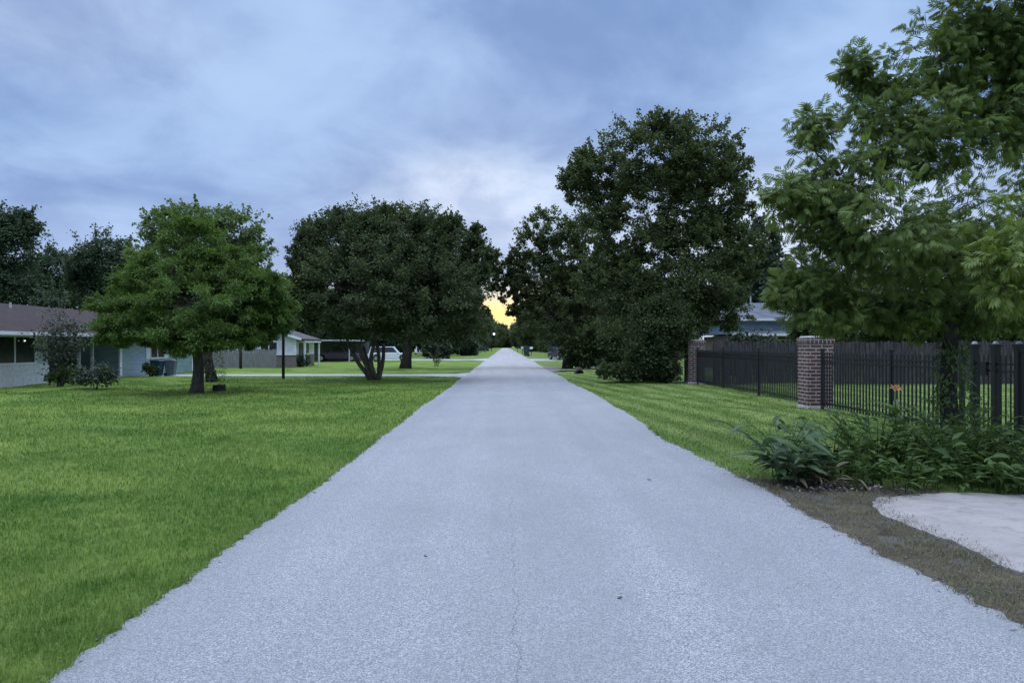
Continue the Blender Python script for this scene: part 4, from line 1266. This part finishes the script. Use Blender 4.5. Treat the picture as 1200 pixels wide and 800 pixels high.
# ------------------------------------------------------------------ bins, posts, cars, small street things
def bin_cart(loc, rz, s, mat, label, group):
    o = empty('wheelie_bin', loc, rz)
    tag(o, label, 'bin', group)
    b = MB()
    b.add([(-0.24 * s, -0.26 * s, 0.05 * s), (0.24 * s, -0.26 * s, 0.05 * s), (0.24 * s, 0.22 * s, 0.05 * s), (-0.24 * s, 0.22 * s, 0.05 * s),
           (-0.31 * s, -0.36 * s, 0.98 * s), (0.31 * s, -0.36 * s, 0.98 * s), (0.31 * s, 0.33 * s, 0.98 * s), (-0.31 * s, 0.33 * s, 0.98 * s)],
          [(3, 2, 1, 0), (4, 5, 6, 7), (0, 1, 5, 4), (1, 2, 6, 5), (2, 3, 7, 6), (3, 0, 4, 7)]).build('body', mat, o, bevel=0.02)
    l = MB().prism([(-0.39 * s, 0.985 * s), (-0.39 * s, 1.02 * s), (-0.1 * s, 1.08 * s), (0.3 * s, 1.05 * s), (0.36 * s, 0.985 * s)], -0.33 * s, 0.33 * s, 'x')
    l.build('lid', mat, o, bevel=0.01)
    MB().tube([(-0.26 * s, 0.40 * s, 0.97 * s), (0.26 * s, 0.40 * s, 0.97 * s)], [0.018 * s] * 2, 8).build('handle', mat, o)
    for x in (-0.29 * s, 0.29 * s):
        MB().tube([(x - 0.035 * s, 0.22 * s, 0.11 * s), (x + 0.035 * s, 0.22 * s, 0.11 * s)], [0.115 * s] * 2, 14).build('wheel', M['rubber'], o)
    return o
bin_cart((-18.25, 38.75, 0), R(85), 0.80, M['navy_plastic'], 'navy wheeled bin, left of the pair before the teal wall', 'bins by the teal house wall')
bin_cart((-17.75, 39.2, 0), R(95), 0.80, M['grey_plastic'], 'bluish grey wheeled bin, right of the pair before the teal wall', 'bins by the teal house wall')
bin_cart((3.25, 112, 0), R(-90), 1.45, M['green_plastic'], 'dark green bin standing far off on the right road edge', None)

def post(loc, h, r, label, name='wooden_post'):
    o = MB().tube([(0, 0, -0.2), (0, 0, h * 0.5), (0, 0, h)], [r, r * 0.97, r * 0.94], 10).build(name, M['post_wood'], None, True)
    o.location = loc
    tag(o, label, 'post')
pt = foot(332, 36.4)
post(pt, 2.9, 0.075, 'thin dark post on the left lawn before the driveway')
post(foot(282, 50), 1.9, 0.10, 'dark post standing before the grey board fence')
sb = foot(257, 26.3)
st_ = MB()
rg = np.random.default_rng(9)
ring = [(math.cos(a) * rg.uniform(0.17, 0.23), math.sin(a) * rg.uniform(0.15, 0.2)) for a in np.linspace(0, 2 * PI, 13)[:-1]]
st_.add([(x * 1.15, y * 1.15, -0.05) for x, y in ring] + [(x, y, rg.uniform(0.17, 0.24)) for x, y in ring], [tuple(range(12, 24))] + [(i, (i + 1) % 12, 12 + (i + 1) % 12, 12 + i) for i in range(12)])
o = st_.build('tree_stump', M['bark_dark'], None, bevel=0.01)
o.location = sb
tag(o, 'small dark stump in the grass right of the feathery tree', 'stump')

def car(loc, rz, mat, label, kind='suv', L=4.5, W=1.8, Hh=1.6):
    o = empty('parked_car', loc, rz)
    tag(o, label, 'car')
    hw = W / 2
    wx = (L * 0.31, -L * 0.30)
    wr = 0.34
    zb, zs = 0.28, Hh * 0.58
    def arch(cx):
        return [(cx + (wr + 0.06) * math.cos(a), 0.33 + (wr + 0.06) * math.sin(a)) for a in np.linspace(0, PI, 9)]
    prof = [(L / 2, zb)] + [(L / 2 + 0.02, zb + 0.25), (L / 2 - 0.1, zs * 0.86), (L * 0.22, zs), (-L / 2 + 0.12, zs), (-L / 2, zs * 0.8), (-L / 2, zb)]
    low = [(wx[1] - wr - 0.06, zb)] + arch(wx[1])[::-1] + [(wx[1] + wr + 0.06, zb), (wx[0] - wr - 0.06, zb)] + arch(wx[0])[::-1] + [(wx[0] + wr + 0.06, zb)]
    b = MB().prism(prof + low, -hw, hw)
    b.build('body', mat, o, bevel=0.03)
    if kind == 'pickup':
        base = [(L * 0.20, zs), (-L * 0.12, zs)]; top = [(L * 0.10, Hh), (-L * 0.10, Hh)]
    elif kind == 'suv':
        base = [(L * 0.24, zs), (-L * 0.47, zs)]; top = [(L * 0.12, Hh), (-L * 0.42, Hh)]
    else:
        base = [(L * 0.24, zs), (-L * 0.40, zs)]; top = [(L * 0.08, Hh), (-L * 0.24, Hh)]
    k = 0.80
    def cab(e, zlo, zhi, wlo, whi, bx_, tx_):
        return [(bx_[0][0] + e, -wlo, zlo), (bx_[0][0] + e, wlo, zlo), (bx_[1][0] - e, wlo, zlo), (bx_[1][0] - e, -wlo, zlo),
                (tx_[0][0] + e, -whi, zhi), (tx_[0][0] + e, whi, zhi), (tx_[1][0] - e, whi, zhi), (tx_[1][0] - e, -whi, zhi)]
    fc = [(3, 2, 1, 0), (4, 5, 6, 7), (0, 1, 5, 4), (1, 2, 6, 5), (2, 3, 7, 6), (3, 0, 4, 7)]
    c = MB().add(cab(0, zs + 0.002, Hh, hw * 0.95, hw * k, base, top), fc)
    cabin = c.build('cabin', mat, o, bevel=0.03)
    # glass: side panels and screens set just proud of the cabin skin
    def lerp(p, q, t):
        return tuple(a + (b_ - a) * t for a, b_ in zip(p, q))
    Vc = cab(0.0, zs + 0.002, Hh, hw * 0.95, hw * k, base, top)
    for ids, nrm in (((0, 1, 5, 4), (0.012, 0, 0.006)), ((3, 0, 4, 7), (0, -0.012, 0.004)), ((1, 2, 6, 5), (0, 0.012, 0.004)), ((2, 3, 7, 6), (-0.012, 0, 0.006))):
        q = [Vc[i] for i in ids]
        cen = tuple(sum(p[i] for p in q) / 4 for i in range(3))
        qq = [tuple(lerp(cen, p, 0.84)[i] + nrm[i] for i in range(3)) for p in q]
        q2 = [tuple(p[i] - nrm[i] * 0.5 for i in range(3)) for p in qq]
        MB().add(qq + q2, [(0, 1, 2, 3), (7, 6, 5, 4), (0, 4, 5, 1), (1, 5, 6, 2), (2, 6, 7, 3), (3, 7, 4, 0)]).build('car_window', M['glass'], o)
    for x in wx:
        for s in (-1, 1):
            y = s * (hw - 0.10)
            w = MB().tube([(x, y - 0.10, 0.33), (x, y + 0.10, 0.33)], [wr, wr], 18).build('wheel', M['rubber'], o)
            MB().tube([(x, y - 0.104, 0.33), (x, y + 0.104, 0.33)], [wr * 0.6, wr * 0.6], 12).build('rim', M['rim'], w)
    for s in (-1, 1):
        MB().box((L / 2 - 0.045, s * hw * 0.72, zs * 0.78), (0.09, 0.32, 0.14)).build('headlight', M['rim'], o, bevel=0.02)
        MB().box((L * 0.2, s * (hw + 0.07), zs + 0.08), (0.12, 0.14, 0.12)).build('mirror', mat, o, bevel=0.02)
    return o
car((-17.3, 76.2, 0), R(4), M['car_purple'], 'dark plum pickup parked under the pale carport', 'pickup', 5.0, 1.85, 1.55)
car((-11.9, 76.0, 0), R(8), M['car_white'], 'white car parked behind the multi stemmed tree', 'suv', 4.4, 1.8, 1.5)
car((-15.2, 132, 0), R(-80), M['car_white'], 'small white car farther off seen past the thick trunk', 'sedan', 4.4, 1.8, 1.5)
car((-6.6, 190, 0), R(5), M['car_dark'], 'dark car parked at the far left verge', 'suv', 4.8, 1.9, 1.75)
car((6.4, 84, 0), R(-75), M['car_dark'], 'dark car half hidden by leaves on the right beyond the gravel drive', 'sedan', 4.5, 1.85, 1.45)

def mailbox(loc, rz, mat, label):
    o = empty('mailbox', loc, rz)
    tag(o, label, 'mailbox', 'mailboxes along the far road edge')
    MB().box((0, 0, 0.5), (0.12, 0.12, 1.05)).build('post', M['post_wood'], o)
    arc = [(0.14 * math.cos(a), 1.24 + 0.14 * math.sin(a)) for a in np.linspace(0, PI, 9)]
    MB().prism(arc + [(-0.14, 1.03), (0.14, 1.03)], -0.28, 0.28).build('box', mat, o)
    MB().box((0.155, 0.05, 1.25), (0.02, 0.05, 0.22)).build('flag', M['orange'], o)
mailbox((3.3, 140, 0), R(90), M['white_paint'], 'white mailbox on a dark post before the green bin far off')
mailbox((3.2, 190, 0), R(90), M['iron'], 'black mailbox farthest off at the right road edge')
mailbox((4.4, 125, 0), R(90), M['white_paint'], 'white mailbox just right of the green bin far off')

cv = empty('culvert_pipe', (4.3, 42.5, -0.08))
tag(cv, 'short dark culvert pipe lying in the right verge before the gravel drive', 'pipe')
m = MB()
n = 16
for rr, yy in ((0.22, 0), (0.22, 1.4), (0.18, 1.4), (0.18, 0.0)):
    m.v += [(rr * math.cos(2 * PI * i / n), yy, 0.10 + rr * math.sin(2 * PI * i / n)) for i in range(n)]
for k in range(4):
    for i in range(n):
        a, b_ = k * n + i, k * n + (i + 1) % n
        c_, d_ = ((k + 1) % 4) * n + (i + 1) % n, ((k + 1) % 4) * n + i
        m.f.append((a, b_, c_, d_))
m.build('pipe', M['pipe'], cv, True)
MB().tube([(0, 0.25, 0.10), (0, 1.3, 0.10)], [0.178, 0.178], 16).build('dark_plug', M['dirt'], cv)  # plug added inside the open pipe so its mouth looks dark

lamp = empty('street_lamp', (-4.0, 215, 0))
tag(lamp, 'lit street lamp shining white far down the left side', 'street lamp')
MB().tube([(0, 0, 0), (0, 0, 5.2)], [0.1, 0.07], 8).build('pole', M['post_wood'], lamp, True)
MB().tube([(0, 0, 5.1), (0.3, 0, 5.3), (0.6, 0, 5.3)], [0.05, 0.045, 0.04], 6).build('arm', M['post_wood'], lamp, True)
MB().box((0.7, 0, 5.28), (0.5, 0.3, 0.14)).build('lamp_head', M['grey_paint'], lamp, bevel=0.03)
bm = bmesh.new(); bmesh.ops.create_uvsphere(bm, u_segments=12, v_segments=8, radius=0.22)
me = bpy.data.meshes.new('bulb'); bm.to_mesh(me); bm.free()
o = link_mesh('bulb', me, mat_glow('street_bulb_glow', (1.0, 0.95, 0.88), 9.0), lamp, True); o.location = (0.75, 0, 5.02)

# ------------------------------------------------------------------ sky and light
SUN_EL, SUN_AZ = R(16), R(-2)         # low, straight down the street, veiled by cloud
w = bpy.data.worlds.new('World')
scene.world = w
w.use_nodes = True
nt = w.node_tree
nt.nodes.clear()
T = NT(nt)
out = T.n('ShaderNodeOutputWorld')
sky = T.n('ShaderNodeTexSky', sky_type='NISHITA')
sky.sun_disc = False
sky.sun_elevation = SUN_EL
sky.sun_rotation = SUN_AZ
bg1 = T.n('ShaderNodeBackground')
T.l(sky.outputs[0], bg1.inputs[0])
bg1.inputs[1].default_value = 0.05
g = T.n('ShaderNodeTexCoord').outputs['Generated']
s = T.n('ShaderNodeSeparateXYZ')
T.l(g, s.inputs[0])
X, Yc, Z = s.outputs
zz = T.math('MAXIMUM', Z, 0.0)
den = T.math('ADD', zz, 0.26)
cb = T.n('ShaderNodeCombineXYZ')
T.l(T.math('DIVIDE', X, den), cb.inputs[0])
T.l(T.math('DIVIDE', Yc, den), cb.inputs[1])
v = cb.outputs[0]
n1 = T.noise(T.mapping(v, (0.9, 0.9, 1), (0, 0, R(24)), (3.1, 0.4, 0)), 1.5, 5, 0.5, 0.5)
n2 = T.noise(T.mapping(v, (0.9, 0.75, 1), (0, 0, R(-20)), (1.3, 5.2, 0)), 3.6, 6, 0.58, 0.3)
cl = T.math('ADD', T.math('MULTIPLY', n1, 0.66), T.math('MULTIPLY', n2, 0.34))
cl = T.remap(cl, 0.36, 0.64, 0.0, 1.0, True)
def blob(az, el, wa, we):
    """soft brighter opening in the cloud around a direction"""
    d = np.array([math.sin(az) * math.cos(el), math.cos(az) * math.cos(el), math.sin(el)])
    dx = T.math('DIVIDE', T.math('SUBTRACT', X, float(d[0])), wa)
    dz = T.math('DIVIDE', T.math('SUBTRACT', Z, float(d[2])), we)
    r2 = T.math('ADD', T.math('MULTIPLY', dx, dx), T.math('MULTIPLY', dz, dz))
    e = T.math('POWER', 2.718, T.math('MULTIPLY', r2, -1.0))
    return T.math('MULTIPLY', e, T.remap(Yc, 0.0, 0.2))
col = T.mix(cl, (0.180, 0.292, 0.555), (0.375, 0.535, 0.815))
op = T.math('ADD', blob(R(-2), R(11), 0.13, 0.055), T.math('ADD', T.math('MULTIPLY', blob(R(21), R(8), 0.22, 0.07), 1.2), T.math('MULTIPLY', blob(R(-34), R(21), 0.20, 0.06), 0.3)))
opn = T.math('MULTIPLY', op, T.remap(n2, 0.32, 0.60, 0.40, 1.15))
col = T.mix(T.math('MINIMUM', opn, 1.0), col, (0.68, 0.77, 0.93))
# pale band low down, then the yellow gap under the cloud where the sun has gone
low = T.remap(Z, 0.0, 0.26, 0.5, 0.0, True)
col = T.mix(low, col, (0.52, 0.60, 0.84))
glow = blob(R(-1), R(2.2), 0.26, 0.040)
gcol = T.mix(blob(R(-0.8), R(2.4), 0.09, 0.028), (0.95, 0.82, 0.56), (1.20, 0.90, 0.34))
col = T.mix(glow, col, gcol)
# an overcast dome is brighter overhead than near the horizon
col = T.mix(T.remap(Z, 0.42, 0.75, 0.0, 0.85, True), col, (0.338, 0.378, 0.475))
gain = T.remap(Z, 0.42, 0.85, 1.0, 6.0, True)
mul = T.n('ShaderNodeVectorMath', operation='SCALE')
T.l(col, mul.inputs[0])
T.l(gain, mul.inputs['Scale'])
bg2 = T.n('ShaderNodeBackground')
T.l(mul.outputs[0], bg2.inputs[0])
bg2.inputs[1].default_value = 1.0
mx = T.n('ShaderNodeMixShader')
mx.inputs[0].default_value = 0.97
T.l(bg1.outputs[0], mx.inputs[1])
T.l(bg2.outputs[0], mx.inputs[2])
T.l(mx.outputs[0], out.inputs['Surface'])

sd = bpy.data.lights.new('veiled_sun', 'SUN')
sd.energy = 0.5
sd.angle = R(25)
sd.color = (1.0, 0.93, 0.84)
so = bpy.data.objects.new('veiled_sun', sd)
COL.objects.link(so)
dirv = Vector((math.sin(SUN_AZ) * math.cos(SUN_EL), math.cos(SUN_AZ) * math.cos(SUN_EL), math.sin(SUN_EL)))
so.rotation_euler = dirv.to_track_quat('Z', 'Y').to_euler()
so.location = (0, 30, 40)

# ------------------------------------------------------------------ camera and output
cd = bpy.data.cameras.new('camera')
cd.sensor_fit = 'HORIZONTAL'
cd.sensor_width = 36.0
cd.lens = F / 1200 * 36.0
cd.shift_x = (600 - CX) / 1200
cd.shift_y = (HY - 400) / 1200
cd.clip_start = 0.05
cd.clip_end = 5000
co = bpy.data.objects.new('camera', cd)
COL.objects.link(co)
co.location = (0, 0, H)
co.rotation_euler = (R(90), 0, 0)
scene.camera = co

scene.render.engine = 'CYCLES'
scene.view_settings.view_transform = 'Standard'
scene.view_settings.look = 'None'
scene.view_settings.exposure = 0.2
scene.view_settings.gamma = 1.0
scene.view_settings.use_curve_mapping = False
c = scene.cycles
c.max_bounces = 6
c.diffuse_bounces = 3
c.glossy_bounces = 2
c.transmission_bounces = 4
c.transparent_max_bounces = 4
c.use_denoising = True
c.use_adaptive_sampling = True
c.adaptive_threshold = 0.008
c.sample_clamp_indirect = 4.0
